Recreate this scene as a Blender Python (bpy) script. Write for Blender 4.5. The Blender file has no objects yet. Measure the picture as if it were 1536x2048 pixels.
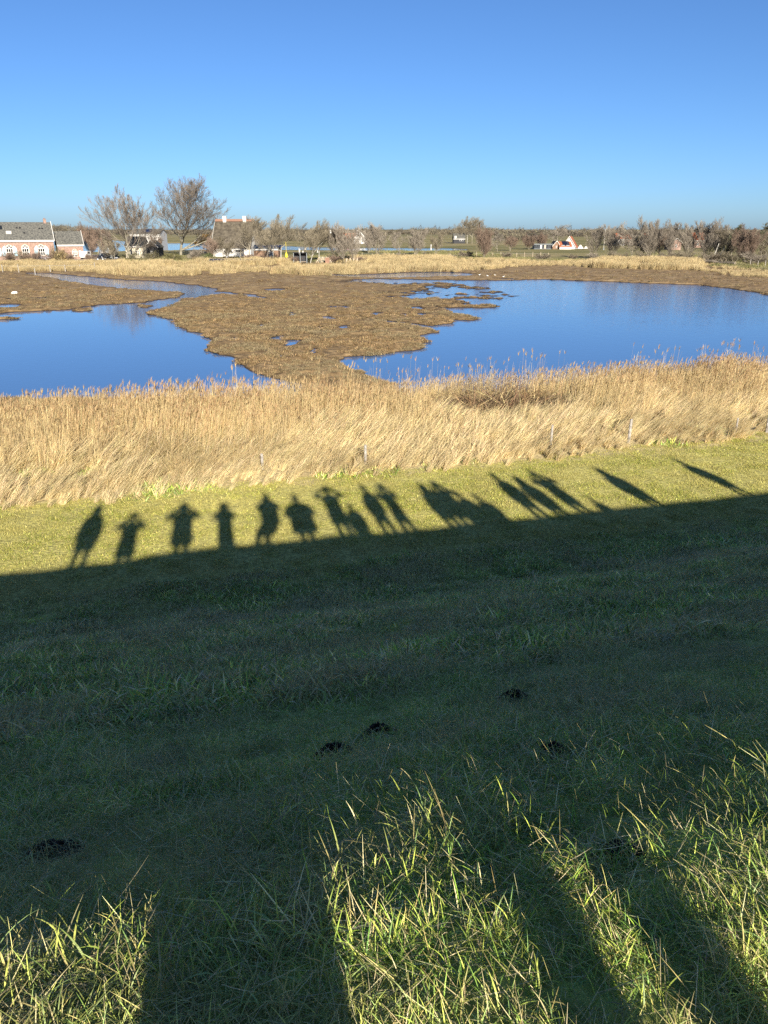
import bpy, math, random
import numpy as np
from mathutils import Vector, Matrix

SC = bpy.context.scene
COL = SC.collection
R = math.radians

# ------------------------------------------------------------------ camera
EYE = 8.0                      # metres above the meadow at the foot of the dike
PITCH = R(20.2)
FPX = 1538.0                   # focal length in pixels of the 1536 x 2048 photograph
cam = bpy.data.cameras.new('camera')
cam.sensor_fit = 'VERTICAL'; cam.sensor_height = 24.0; cam.lens = FPX * 24.0 / 2048.0
cam.clip_start = 0.05; cam.clip_end = 20000
camo = bpy.data.objects.new('camera', cam); COL.objects.link(camo)
camo.location = (0, 0, EYE); camo.rotation_euler = (R(90) - PITCH, 0, 0)
SC.camera = camo
CP, SP = math.cos(PITCH), math.sin(PITCH)

def ray(px, py):
    x = (px - 768.0) / FPX; y = (1024.0 - py) / FPX
    return Vector((x, CP + y * SP, -SP + y * CP))
def ground(px, py, z=0.0):
    d = ray(px, py); t = (z - EYE) / d.z
    return Vector((d.x * t, d.y * t, z))
def at(px, py, Y):
    d = ray(px, py); t = Y / d.y
    return Vector((d.x * t, Y, EYE + d.z * t))

# ------------------------------------------------------------------ light
SUNV = ray(450, 1010).normalized()         # direction the sunlight travels
EL = math.asin(-SUNV.z)
world = bpy.data.worlds.new('World'); SC.world = world; world.use_nodes = True
wn = world.node_tree; wn.nodes.clear()
sky = wn.nodes.new('ShaderNodeTexSky'); sky.sky_type = 'NISHITA'; sky.sun_disc = False
sky.sun_elevation = EL; sky.sun_rotation = math.atan2(-SUNV.x, -SUNV.y)
sky.altitude = 0; sky.air_density = 0.70; sky.dust_density = 0.50; sky.ozone_density = 6.8
bg = wn.nodes.new('ShaderNodeBackground'); bg.inputs['Strength'].default_value = 0.0525
wo = wn.nodes.new('ShaderNodeOutputWorld')
wn.links.new(sky.outputs[0], bg.inputs[0]); wn.links.new(bg.outputs[0], wo.inputs[0])
sl = bpy.data.lights.new('sun', 'SUN'); sl.energy = 5.0; sl.angle = R(0.53); sl.color = (1.0, 0.93, 0.82)
so = bpy.data.objects.new('sun', sl); COL.objects.link(so)
so.rotation_euler = SUNV.to_track_quat('-Z', 'Y').to_euler(); so.location = (20, -60, 60)
vs = SC.view_settings
vs.view_transform = 'Standard'; vs.look = 'None'; vs.exposure = 1.40; vs.gamma = 1.0; vs.use_curve_mapping = False
SC.cycles.use_denoising = False
SC.cycles.max_bounces = 6; SC.cycles.diffuse_bounces = 4; SC.cycles.glossy_bounces = 3
SC.cycles.transmission_bounces = 3; SC.cycles.transparent_max_bounces = 6
SC.cycles.sample_clamp_indirect = 4.0

# ------------------------------------------------------------------ helpers
def tag(o, label=None, cat=None, group=None, kind=None):
    if label: o['label'] = label
    if cat: o['category'] = cat
    if group: o['group'] = group
    if kind: o['kind'] = kind
    return o
def empty(name, loc, rz=0.0):
    o = bpy.data.objects.new(name, None); COL.objects.link(o)
    o.location = loc; o.rotation_euler = (0, 0, rz); o.empty_display_size = 0.2
    return o
def link(name, me, mat=None, parent=None, loc=None, rz=0.0):
    o = bpy.data.objects.new(name, me); COL.objects.link(o)
    if mat and not me.materials: me.materials.append(mat)
    if parent: o.parent = parent
    if loc is not None: o.location = loc
    if rz: o.rotation_euler = (0, 0, rz)
    return o
def mesh_np(name, V, F, col=None, smooth=False):
    V = np.asarray(V, np.float32); F = np.asarray(F, np.int32)
    me = bpy.data.meshes.new(name); k = F.shape[1]; n = len(F)
    me.vertices.add(len(V)); me.vertices.foreach_set('co', V.ravel())
    me.loops.add(n * k); me.loops.foreach_set('vertex_index', F.ravel())
    me.polygons.add(n)
    me.polygons.foreach_set('loop_start', np.arange(0, n * k, k, dtype=np.int32))
    me.polygons.foreach_set('use_smooth', np.full(n, smooth))
    if col is not None:
        a = me.color_attributes.new('Col', 'FLOAT_COLOR', 'POINT')
        c = np.ones((len(V), 4), np.float32); c[:, :3] = col
        a.data.foreach_set('color', c.ravel())
    me.update(); me.validate()
    return me
class MB:
    def __init__(s): s.V = []; s.F = []
    def poly(s, pts, faces):
        b = len(s.V); s.V += [tuple(p) for p in pts]; s.F += [tuple(b + i for i in f) for f in faces]; return s
    def box(s, x0, x1, y0, y1, z0, z1):
        p = [(x0,y0,z0),(x1,y0,z0),(x1,y1,z0),(x0,y1,z0),(x0,y0,z1),(x1,y0,z1),(x1,y1,z1),(x0,y1,z1)]
        return s.poly(p, [(3,2,1,0),(4,5,6,7),(0,1,5,4),(1,2,6,5),(2,3,7,6),(3,0,4,7)])
    def extr(s, prof, y0, y1):            # profile in x,z pushed along y
        n = len(prof)
        p = [(x, y0, z) for x, z in prof] + [(x, y1, z) for x, z in prof]
        f = [tuple(range(n)), tuple(range(2*n-1, n-1, -1))] + [(i, i+n, (i+1)%n+n, (i+1)%n) for i in range(n)]
        return s.poly(p, f)
    def extrx(s, prof, x0, x1):           # profile in y,z pushed along x
        n = len(prof)
        p = [(x0, y, z) for y, z in prof] + [(x1, y, z) for y, z in prof]
        f = [tuple(range(n-1, -1, -1)), tuple(range(n, 2*n))] + [((i+1)%n, (i+1)%n+n, i+n, i) for i in range(n)]
        return s.poly(p, f)
    def tube(s, p0, p1, r0, r1, k=8):
        p0 = Vector(p0); p1 = Vector(p1); d = (p1-p0).normalized()
        a = d.orthogonal().normalized(); b = d.cross(a)
        P = []
        for c, r in ((p0, r0), (p1, r1)):
            P += [c + (a*math.cos(2*math.pi*i/k) + b*math.sin(2*math.pi*i/k))*r for i in range(k)]
        f = [(i, (i+1)%k, (i+1)%k+k, i+k) for i in range(k)] + [tuple(range(k-1,-1,-1)), tuple(range(k, 2*k))]
        return s.poly(P, f)
    def mesh(s, name):
        me = bpy.data.meshes.new(name); me.from_pydata(s.V, [], s.F); me.update(); return me
    def build(s, name, mat, parent=None, bevel=0, smooth=False):
        me = s.mesh(name); o = link(name, me, mat, parent)
        if bevel:
            m = o.modifiers.new('bevel', 'BEVEL'); m.width = bevel; m.segments = 2; m.limit_method = 'ANGLE'
        if smooth:
            for p in me.polygons: p.use_smooth = True
        return o

# value noise (numpy)
_rn = np.random.RandomState(5); _T = _rn.rand(256, 256).astype(np.float32)
def vnoise(x, y, f=1.0, off=0):
    x = np.asarray(x) * f + off * 17.3; y = np.asarray(y) * f + off * 9.1
    xi = np.floor(x).astype(int); yi = np.floor(y).astype(int)
    u = x - xi; v = y - yi; u = u*u*(3-2*u); v = v*v*(3-2*v)
    g = lambda a, b: _T[a & 255, b & 255]
    return (g(xi,yi)*(1-u)+g(xi+1,yi)*u)*(1-v) + (g(xi,yi+1)*(1-u)+g(xi+1,yi+1)*u)*v
def fbm(x, y, f=1.0, o=4, off=0):
    s = 0; a = 0.5; t = 0
    for i in range(o):
        s = s + a * vnoise(x, y, f, off + i); t += a; a *= 0.5; f *= 2.03
    return s / t

# ------------------------------------------------------------------ materials
def mat(name, col, rough=0.8, spec=0.3, var=0.0, scale=3.0, col2=None, bump=0.0, bscale=20.0, metal=0.0, detail=4.0):
    m = bpy.data.materials.new(name); m.use_nodes = True; nt = m.node_tree
    b = nt.nodes['Principled BSDF']; b.inputs['Roughness'].default_value = rough
    b.inputs['Specular IOR Level'].default_value = spec; b.inputs['Metallic'].default_value = metal
    c4 = (*col, 1)
    if var or col2:
        tc = nt.nodes.new('ShaderNodeTexCoord'); n = nt.nodes.new('ShaderNodeTexNoise')
        n.inputs['Scale'].default_value = scale; n.inputs['Detail'].default_value = detail
        r = nt.nodes.new('ShaderNodeValToRGB')
        a = tuple(c*(1-var) for c in col); z = col2 or tuple(min(1, c*(1+var)) for c in col)
        r.color_ramp.elements[0].position = 0.35; r.color_ramp.elements[1].position = 0.65
        r.color_ramp.elements[0].color = (*a, 1); r.color_ramp.elements[1].color = (*z, 1)
        nt.links.new(tc.outputs['Object'], n.inputs['Vector']); nt.links.new(n.outputs['Fac'], r.inputs[0])
        nt.links.new(r.outputs[0], b.inputs['Base Color'])
    else:
        b.inputs['Base Color'].default_value = c4
    if bump:
        tc = nt.nodes.new('ShaderNodeTexCoord'); n = nt.nodes.new('ShaderNodeTexNoise'); n.inputs['Scale'].default_value = bscale
        n.inputs['Detail'].default_value = 6
        bp = nt.nodes.new('ShaderNodeBump'); bp.inputs['Strength'].default_value = bump; bp.inputs['Distance'].default_value = 0.05
        nt.links.new(tc.outputs['Object'], n.inputs['Vector']); nt.links.new(n.outputs['Fac'], bp.inputs['Height'])
        nt.links.new(bp.outputs[0], b.inputs['Normal'])
    return m

def blade_mat(name, tint=None, tfac=0.0, tscale=0.3, transl=0.3, rough=0.5, spec=0.35, rvar=0.35):
    """blade material: colour of each blade from its vertex colour, broad patches of another hue, per-clump variation"""
    m = bpy.data.materials.new(name); m.use_nodes = True; nt = m.node_tree; L = nt.links.new
    b = nt.nodes['Principled BSDF']; b.inputs['Roughness'].default_value = rough; b.inputs['Specular IOR Level'].default_value = spec
    vc = nt.nodes.new('ShaderNodeVertexColor'); vc.layer_name = 'Col'
    oi = nt.nodes.new('ShaderNodeObjectInfo')
    mr = nt.nodes.new('ShaderNodeMapRange'); mr.inputs['To Min'].default_value = 1 - rvar; mr.inputs['To Max'].default_value = 1 + rvar
    L(oi.outputs['Random'], mr.inputs['Value'])
    mul = nt.nodes.new('ShaderNodeVectorMath'); mul.operation = 'SCALE'
    L(vc.outputs['Color'], mul.inputs[0]); L(mr.outputs[0], mul.inputs['Scale'])
    out = mul.outputs[0]
    if tint:
        ge = nt.nodes.new('ShaderNodeNewGeometry'); n = nt.nodes.new('ShaderNodeTexNoise'); n.inputs['Scale'].default_value = tscale
        n.inputs['Detail'].default_value = 4; n.inputs['Roughness'].default_value = 0.65
        rp = nt.nodes.new('ShaderNodeMapRange'); rp.inputs['From Min'].default_value = 0.45; rp.inputs['From Max'].default_value = 0.58
        rp.inputs['To Max'].default_value = tfac
        mx = nt.nodes.new('ShaderNodeMix'); mx.data_type = 'RGBA'
        L(ge.outputs['Position'], n.inputs['Vector']); L(n.outputs['Fac'], rp.inputs['Value']); L(rp.outputs[0], mx.inputs[0])
        L(out, mx.inputs[6]); mx.inputs[7].default_value = (*tint, 1); out = mx.outputs[2]
    L(out, b.inputs['Base Color'])
    tr = nt.nodes.new('ShaderNodeBsdfTranslucent'); L(out, tr.inputs['Color'])
    ms = nt.nodes.new('ShaderNodeMixShader'); ms.inputs[0].default_value = transl
    L(b.outputs[0], ms.inputs[1]); L(tr.outputs[0], ms.inputs[2])
    L(ms.outputs[0], nt.nodes['Material Output'].inputs['Surface'])
    return m
# ------------------------------------------------------------------ shape of the land
AX = R(16.0)                                   # the dike runs 16 degrees off the picture plane
AV = (math.cos(AX), math.sin(AX)); NV = (-math.sin(AX), math.cos(AX))
WATER = -0.5
_ps = [-40,-24,-7,-5,-3.2,-1.4,0,0.6,0.95,1.35,1.85,2.8,4.2,9,14.6,15.6,17,20,25,30,35,37.2,38.6,41,60]
_pz = [-2.5,-2.0,6.3,6.56,6.56,6.51,6.45,6.42,6.375,6.28,6.07,5.63,4.98,2.82,0.30,0.07,0.0,-.02,-.04,-.15,-.36,-.46,-.75,-1.4,-1.6]
_fs = np.linspace(-40, 60, 2001); _fz = np.interp(_fs, _ps, _pz)
_k = np.hanning(17); _k /= _k.sum(); _fz = np.convolve(np.pad(_fz, 8, mode='edge'), _k, mode='valid')
def st(x, y): return x*NV[0] + y*NV[1], x*AV[0] + y*AV[1]
def dike_z(x, y):
    x = np.asarray(x, float); y = np.asarray(y, float)
    s, t = st(x, y)
    z = np.interp(s, _fs, _fz)
    sl = np.clip((s-2.5)/3, 0, 1) * np.clip((17-s)/3, 0, 1)
    z = z + sl*(fbm(x, y, 0.35, 3, 3)-0.5)*0.5 + (fbm(x, y, 1.3, 3, 7)-0.5)*0.07*np.clip((s+1)/2, 0, 1)
    return z
def reed_front(t):                             # s of the boundary between meadow and reed, along t
    return 24.3 + 0.0028*np.clip(np.asarray(t)-5, 0, 60)**2 + 0.9*(vnoise(t, 0*np.asarray(t), 0.35, 2)-.5) + 0.7*(vnoise(t, 0*np.asarray(t), 1.1, 4)-.5)

WATERS_PX = {
 'left': [(-500,648),(0,628),(40,624),(100,621),(150,618),(190,610),(250,607),(290,606),(310,600),(335,597),(362,593),(372,588),(300,582),(230,577),
          (150,566),(100,556),(45,547.5),(60,545.5),(90,546),(150,551),(240,559),(300,562),(345,565),(385,570),(420,576),(435,583),(470,586),(520,592),(545,601),(520,597),(470,590),(430,590),(385,596),(360,603),
          (340,613),(318,619),(297,628),(330,637),(345,641),(358,654),(385,664),(412,673),(425,681),(411,692),(412,701),(440,708),(465,713),(470,724),
          (490,736),(520,749),(560,759),(600,771),(625,800),(-500,800)],
 'lake': [(880,560.5),(1000,561),(1080,558),(1200,563),(1300,567),(1400,570),(1480,580),(1536,590),(1800,640),(2300,800),(790,815),(782,770),(740,753),(700,739),
          (675,723),(690,716),(740,713),(800,705),(846,699),(850,688),(862,680),(838,672),(878,664),(850,657),(790,648),(735,639),(700,629),(740,637),(790,643),(860,652),(890,648),
          (905,640),(950,641),(935,633),(905,623),(880,613),(898,609),(960,607),(930,601),(950,597),(1000,601),(1050,592),(1010,580),(960,573),(900,565)],
 'pond': [(640,549),(720,549.5),(760,547.5),(830,544.5),(900,544),(958,549),(930,553),(860,555),(760,556),(700,555),(660,553)],
 'sliver': [(700,559),(760,558),(840,560),(870,563),(800,566),(735,563)],
 'creek': [(1405,539),(1450,541),(1536,545),(1800,556),(1800,560),(1536,549),(1450,545.5),(1410,541.5)],
 'canal': [(-600,509),(150,507),(250,503.5),(450,500.5),(640,502),(780,503),(930,502.5),(935,499),(900,496.5),(780,496),(640,495),(560,492),(430,486),(300,487),(165,476),(-600,474)],
 'sea': [(-700,469),(200,469),(320,467.2),(330,463.5),(-700,461.3)],
}
ISLES_PX = [[(868,612),(885,616),(960,617),(1000,614),(990,610),(930,609),(880,609)], [(905,628),(930,633),(955,639),(940,641),(910,640),(900,634)],
            [(148,620),(165,617),(183,617),(175,622),(155,623)], [(276,612),(290,610),(307,611),(300,616),(280,616)], [(-30,636),(10,635),(40,638),(10,640),(-30,641)],
            [(895,575),(930,577),(960,583),(935,588),(905,584)], [(960,586),(1000,590),(985,597),(955,594)]]
PUDDLES = [(583,629,16,6),(683,614,34,4),(660,637,32,5),(755,628,26,4.5),(812,630,12,3.5),(835,616,20,3.5),(843,629,20,3.5),(826,594,72,3.5),(689,654,24,5),
           (589,686,22,9),(564,676,26,8),(628,704,18,9),(638,657,14,5),(8,613,56,7),(75,597,44,2.5),(553,580,44,3),(492,650,12,6),(520,653,18,5),(478,677,10,5),(1010,558,22,2),(535,700,10,6),(560,712,8,5),(5,600,14,3)]
def poly_w(P, z=WATER): return np.array([(ground(a, b, z).x, ground(a, b, z).y) for a, b in P])
WPOLY = {k: poly_w(v) for k, v in WATERS_PX.items()}
IPOLY = [poly_w(v) for v in ISLES_PX]
def sdist(x, y, P):
    """signed distance to a polygon, positive inside"""
    d2 = np.full(x.shape, 1e18); ins = np.zeros(x.shape, bool); n = len(P)
    for i in range(n):
        ax, ay = P[i]; bx, by = P[(i+1) % n]
        ex, ey = bx-ax, by-ay; wx, wy = x-ax, y-ay
        h = np.clip((wx*ex+wy*ey)/(ex*ex+ey*ey+1e-12), 0, 1)
        d2 = np.minimum(d2, (wx-ex*h)**2+(wy-ey*h)**2)
        c = ((ay > y) != (by > y))
        with np.errstate(divide='ignore', invalid='ignore'):
            xi = (bx-ax)*(y-ay)/(by-ay+1e-12)+ax
        ins ^= c & (x < xi)
    return np.where(ins, 1, -1)*np.sqrt(d2)
PUDW = []
for a, b, w, h in PUDDLES:
    c = ground(a, b, WATER); e = ground(a+w/2, b, WATER); g = ground(a, b-h/2, WATER); k = ground(a, b+h/2, WATER)
    PUDW.append((c.x, c.y, abs(e.x-c.x)*1.25, abs(g.y-k.y)/2*1.35))
WET = ground(930, 585, WATER); WET2 = ground(790, 563, WATER)
def marsh_z(x, y):
    x = np.asarray(x, float); y = np.asarray(y, float)
    a = 0.35 + np.clip((y-50)/100, 0, 1)*0.9
    far = y > 260
    wx = x + (fbm(x, y, 0.5, 3, 11)-.5)*2.6*a; wy = y + (fbm(x, y, 0.5, 3, 23)-.5)*2.6*a
    wx = np.where(far, x, wx); wy = np.where(far, y, wy)
    d = np.full(x.shape, -1e9)
    for P in WPOLY.values(): d = np.maximum(d, sdist(wx, wy, P))
    for P in IPOLY: d = np.minimum(d, -sdist(wx, wy, P))
    for cx, cy, rx, ry in PUDW:
        e = 1-np.sqrt(((wx-cx)/rx)**2+((wy-cy)/ry)**2)
        d = np.maximum(d, e*min(rx, ry)*0.8)
    # broken, flooded corner of the marsh
    wet = np.exp(-((x-WET.x)/11)**2-((y-WET.y)/17)**2)*1.0 + np.exp(-((x-WET2.x)/14)**2-((y-WET2.y)/6)**2)*0.9
    lo = np.clip(-d, 0, 1.6)/1.6
    hum = fbm(x, y, 0.9, 3, 31); hum2 = vnoise(x, y, 2.3, 41)
    land = WATER + 0.05 + 0.16*lo**0.5 + (hum-.42)*0.30*(0.35+lo) + (hum2-.5)*0.10 - wet*0.40*(0.35+fbm(x, y, 0.32, 3, 55)) 
    rise = np.clip((y-168)/40, 0, 1); land = land + rise*rise*(3-2*rise)*0.4*np.clip(-d/6, 0, 1)
    land = np.where(y > 210, WATER + 0.5*np.clip(-d/5, 0, 1) + 0.05*hum, land)
    land = land + np.clip((y-520)/400, 0, 1)*1.0*np.clip(-d/30, 0, 1)
    sea = WATER - np.clip(d*0.5, 0.03, 0.6)
    return np.where(d > 0, sea, land), d

def dike_mat():
    """soil and dead litter: dark turf soil on the dike, yellow litter under the meadow, straw under the reeds"""
    m = bpy.data.materials.new('dike_soil'); m.use_nodes = True; nt = m.node_tree; L = nt.links.new; N = nt.nodes.new
    b = nt.nodes['Principled BSDF']; b.inputs['Roughness'].default_value = .95; b.inputs['Specular IOR Level'].default_value = .1
    ge = N('ShaderNodeNewGeometry'); dt = N('ShaderNodeVectorMath'); dt.operation = 'DOT_PRODUCT'; dt.inputs[1].default_value = (NV[0], NV[1], 0); L(ge.outputs['Position'], dt.inputs[0])
    n = N('ShaderNodeTexNoise'); n.inputs['Scale'].default_value = 1.4; n.inputs['Detail'].default_value = 6; L(ge.outputs['Position'], n.inputs['Vector'])
    w = N('ShaderNodeMath'); w.operation = 'MULTIPLY_ADD'; w.inputs[1].default_value = 3.0; L(n.outputs['Fac'], w.inputs[0]); L(dt.outputs['Value'], w.inputs[2])
    r = N('ShaderNodeMapRange'); r.inputs['From Min'].default_value = 0; r.inputs['From Max'].default_value = 40; L(w.outputs[0], r.inputs['Value'])
    cr = N('ShaderNodeValToRGB'); e = cr.color_ramp.elements
    stops = [(0.0,(0.34,0.38,0.09)),(0.40,(0.40,0.40,0.12)),(0.455,(0.42,0.38,0.12)),(0.645,(0.44,0.39,0.13)),(0.665,(0.50,0.40,0.21)),(1.0,(0.42,0.32,0.17))]
    while len(e) < len(stops): e.new(.5)
    for q, (p, c) in zip(e, stops): q.position = p; q.color = (*c, 1)
    L(r.outputs[0], cr.inputs[0])
    n2 = N('ShaderNodeTexNoise'); n2.inputs['Scale'].default_value = 9; n2.inputs['Detail'].default_value = 6; L(ge.outputs['Position'], n2.inputs['Vector'])
    mr = N('ShaderNodeMapRange'); mr.inputs['From Min'].default_value = .3; mr.inputs['From Max'].default_value = .7; mr.inputs['To Min'].default_value = .55; mr.inputs['To Max'].default_value = 1.25; L(n2.outputs['Fac'], mr.inputs['Value'])
    vm = N('ShaderNodeVectorMath'); vm.operation = 'SCALE'; L(cr.outputs[0], vm.inputs[0]); L(mr.outputs[0], vm.inputs['Scale']); L(vm.outputs[0], b.inputs['Base Color'])
    bp = N('ShaderNodeBump'); bp.inputs['Strength'].default_value = .6; bp.inputs['Distance'].default_value = .05; L(n2.outputs['Fac'], bp.inputs['Height']); L(bp.outputs[0], b.inputs['Normal'])
    return m
M_thatch = dike_mat()
def grid_mesh(name, X, Y, Z, m):
    r, c = X.shape; idx = np.arange(r*c).reshape(r, c)
    F = np.stack([idx[:-1,:-1], idx[:-1,1:], idx[1:,1:], idx[1:,:-1]], -1).reshape(-1, 4)
    me = mesh_np(name, np.stack([X, Y, Z], -1).reshape(-1, 3), F, smooth=True)
    return link(name, me, m)

# near ground: dike crest, slope, meadow and the bank under the reeds
sv = np.concatenate([np.linspace(-34, -6, 15), np.linspace(-5.5, -1, 14), np.arange(-0.8, 6, 0.1), np.arange(6, 24, 0.22), np.arange(24, 44, 0.6)])
tv = np.concatenate([np.linspace(-90, -30, 21)[:-1], np.arange(-30, -6, 0.5), np.arange(-6, 8, 0.12), np.arange(8, 45, 0.5), np.linspace(45, 140, 25)])
S_, T_ = np.meshgrid(sv, tv, indexing='ij')
X_ = S_*NV[0]+T_*AV[0]; Y_ = S_*NV[1]+T_*AV[1]
# dike: soil under the grass
o = grid_mesh('dike_ground', X_, Y_, dike_z(X_, Y_), M_thatch); tag(o, 'grassy dike slope running down to the meadow', kind='structure')

# marsh and everything beyond it, one sheet out to the horizon
def land_mat():
    m = bpy.data.materials.new('marsh_soil'); m.use_nodes = True; nt = m.node_tree; L = nt.links.new; N = nt.nodes.new
    b = nt.nodes['Principled BSDF']; b.inputs['Roughness'].default_value = 0.95; b.inputs['Specular IOR Level'].default_value = 0.1
    ge = N('ShaderNodeNewGeometry'); sx = N('ShaderNodeSeparateXYZ'); L(ge.outputs['Position'], sx.inputs[0])
    def noise(sc, det=5, stretch=None):
        n = N('ShaderNodeTexNoise'); n.inputs['Scale'].default_value = sc; n.inputs['Detail'].default_value = det; n.inputs['Roughness'].default_value = .65
        if stretch:
            mp = N('ShaderNodeMapping'); mp.inputs['Scale'].default_value = stretch; L(ge.outputs['Position'], mp.inputs[0]); L(mp.outputs[0], n.inputs['Vector'])
        else: L(ge.outputs['Position'], n.inputs['Vector'])
        return n.outputs['Fac']
    def ramp(f, stops):
        r = N('ShaderNodeValToRGB'); e = r.color_ramp.elements
        while len(e) < len(stops): e.new(0.5)
        for q, (p, c) in zip(e, stops): q.position = p; q.color = (*c, 1)
        L(f, r.inputs[0]); return r.outputs[0]
    def mix(f, a, c):
        x = N('ShaderNodeMix'); x.data_type = 'RGBA'; L(f, x.inputs[0]); L(a, x.inputs[6]); L(c, x.inputs[7]); return x.outputs[2]
    def rng(v, a, c):
        r = N('ShaderNodeMapRange'); r.inputs['From Min'].default_value = a; r.inputs['From Max'].default_value = c; L(v, r.inputs['Value']); return r.outputs[0]
    marsh = ramp(noise(1.6), [(0.3,(0.085,0.056,0.028)),(0.5,(0.20,0.134,0.066)),(0.68,(0.27,0.19,0.098))])
    mud = ramp(noise(0.22, 6, (1,2.2,1)), [(0.36,(0.15,0.098,0.051)),(0.5,(0.217,0.149,0.078)),(0.66,(0.293,0.213,0.119))])
    field = ramp(noise(0.03, 6, (0.35,1,1)), [(0.38,(0.12,0.115,0.045)),(0.5,(0.20,0.175,0.075)),(0.62,(0.30,0.24,0.125))])
    farf = ramp(noise(0.004, 5, (0.5,1,1)), [(0.36,(0.10,0.095,0.06)),(0.5,(0.17,0.15,0.09)),(0.64,(0.23,0.19,0.12))])
    wig = N('ShaderNodeMath'); wig.operation = 'MULTIPLY_ADD'; wig.inputs[1].default_value = 18; L(noise(0.08), wig.inputs[0]); L(sx.outputs['Y'], wig.inputs[2])
    c = mix(rng(sx.outputs['Y'], 85, 135), marsh, mud)
    c = mix(rng(wig.outputs[0], 205, 217), c, field)
    c = mix(rng(sx.outputs['Y'], 700, 1500), c, farf)
    wet = N('ShaderNodeMapRange'); wet.inputs['From Min'].default_value = WATER+0.02; wet.inputs['From Max'].default_value = WATER+0.11; L(sx.outputs['Z'], wet.inputs['Value'])
    dk = N('ShaderNodeRGB'); dk.outputs[0].default_value = (0.035,0.025,0.018,1)
    c = mix(wet.outputs[0], dk.outputs[0], c)
    L(c, b.inputs['Base Color'])
    bp = N('ShaderNodeBump'); bp.inputs['Strength'].default_value = 0.9; bp.inputs['Distance'].default_value = 0.12
    L(noise(2.2, 6), bp.inputs['Height']); L(bp.outputs[0], b.inputs['Normal'])
    return m
M_marsh = land_mat()
pyr = np.concatenate([np.linspace(830, 545, 360)[:-1], np.linspace(545, 500, 70)[:-1], np.linspace(500, 466, 50)[:-1], np.linspace(466, 459.2, 26)])
yr = np.array([ground(768, p, WATER).y for p in pyr])
ux = np.linspace(-0.66, 0.66, 640); ux = np.concatenate([np.linspace(-1.4, -0.67, 24), ux, np.linspace(0.67, 1.4, 24)])
Yg = np.repeat(yr[:, None], len(ux), 1); Xg = ux[None, :]*Yg
Zg, Dg = marsh_z(Xg, Yg)
o = grid_mesh('marsh_ground', Xg, Yg, Zg, M_marsh); tag(o, 'brown salt marsh and flat farmland reaching to the horizon', kind='structure')

def water_mat():
    m = bpy.data.materials.new('water'); m.use_nodes = True; nt = m.node_tree; L = nt.links.new; N = nt.nodes.new
    b = nt.nodes['Principled BSDF']; b.inputs['Base Color'].default_value = (0.06,0.13,0.27,1)
    b.inputs['Roughness'].default_value = 0.04; b.inputs['IOR'].default_value = 1.33
    ge = N('ShaderNodeNewGeometry'); sx = N('ShaderNodeSeparateXYZ'); L(ge.outputs['Position'], sx.inputs[0])
    n1 = N('ShaderNodeTexNoise'); n1.inputs['Scale'].default_value = 2.6; n1.inputs['Detail'].default_value = 3
    mp = N('ShaderNodeMapping'); mp.inputs['Scale'].default_value = (0.8,1.0,1); mp.inputs['Rotation'].default_value = (0,0,0.5)
    L(ge.outputs['Position'], mp.inputs[0]); L(mp.outputs[0], n1.inputs['Vector'])
    n2 = N('ShaderNodeTexNoise'); n2.inputs['Scale'].default_value = 0.06; n2.inputs['Detail'].default_value = 4; L(ge.outputs['Position'], n2.inputs['Vector'])
    # wind reaches the water away from the sheltering reed belt
    w = N('ShaderNodeMath'); w.operation = 'MULTIPLY_ADD'; w.inputs[1].default_value = 46; L(n2.outputs['Fac'], w.inputs[0])
    mn = N('ShaderNodeMath'); mn.operation = 'MINIMUM'; mn.inputs[1].default_value = 0; L(sx.outputs['X'], mn.inputs[0])
    sh_ = N('ShaderNodeMath'); sh_.operation = 'MULTIPLY_ADD'; sh_.inputs[1].default_value = 1.1; L(mn.outputs[0], sh_.inputs[0]); L(sx.outputs['Y'], sh_.inputs[2]); L(sh_.outputs[0], w.inputs[2])
    r = N('ShaderNodeMapRange'); r.inputs['From Min'].default_value = 78; r.inputs['From Max'].default_value = 112; r.inputs['To Min'].default_value = 0.025; r.inputs['To Max'].default_value = 0.14
    L(w.outputs[0], r.inputs['Value'])
    bp = N('ShaderNodeBump'); bp.inputs['Distance'].default_value = 0.16; L(r.outputs[0], bp.inputs['Strength']); L(n1.outputs['Fac'], bp.inputs['Height'])
    L(bp.outputs[0], b.inputs['Normal'])
    return m
me = mesh_np('water', [(-3000,33,WATER),(3000,33,WATER),(9000,9000,WATER),(-9000,9000,WATER)], [(0,1,2,3)])
o = link('water', me, water_mat()); tag(o, 'blue water of the lagoon between the marsh banks', kind='structure')
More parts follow.
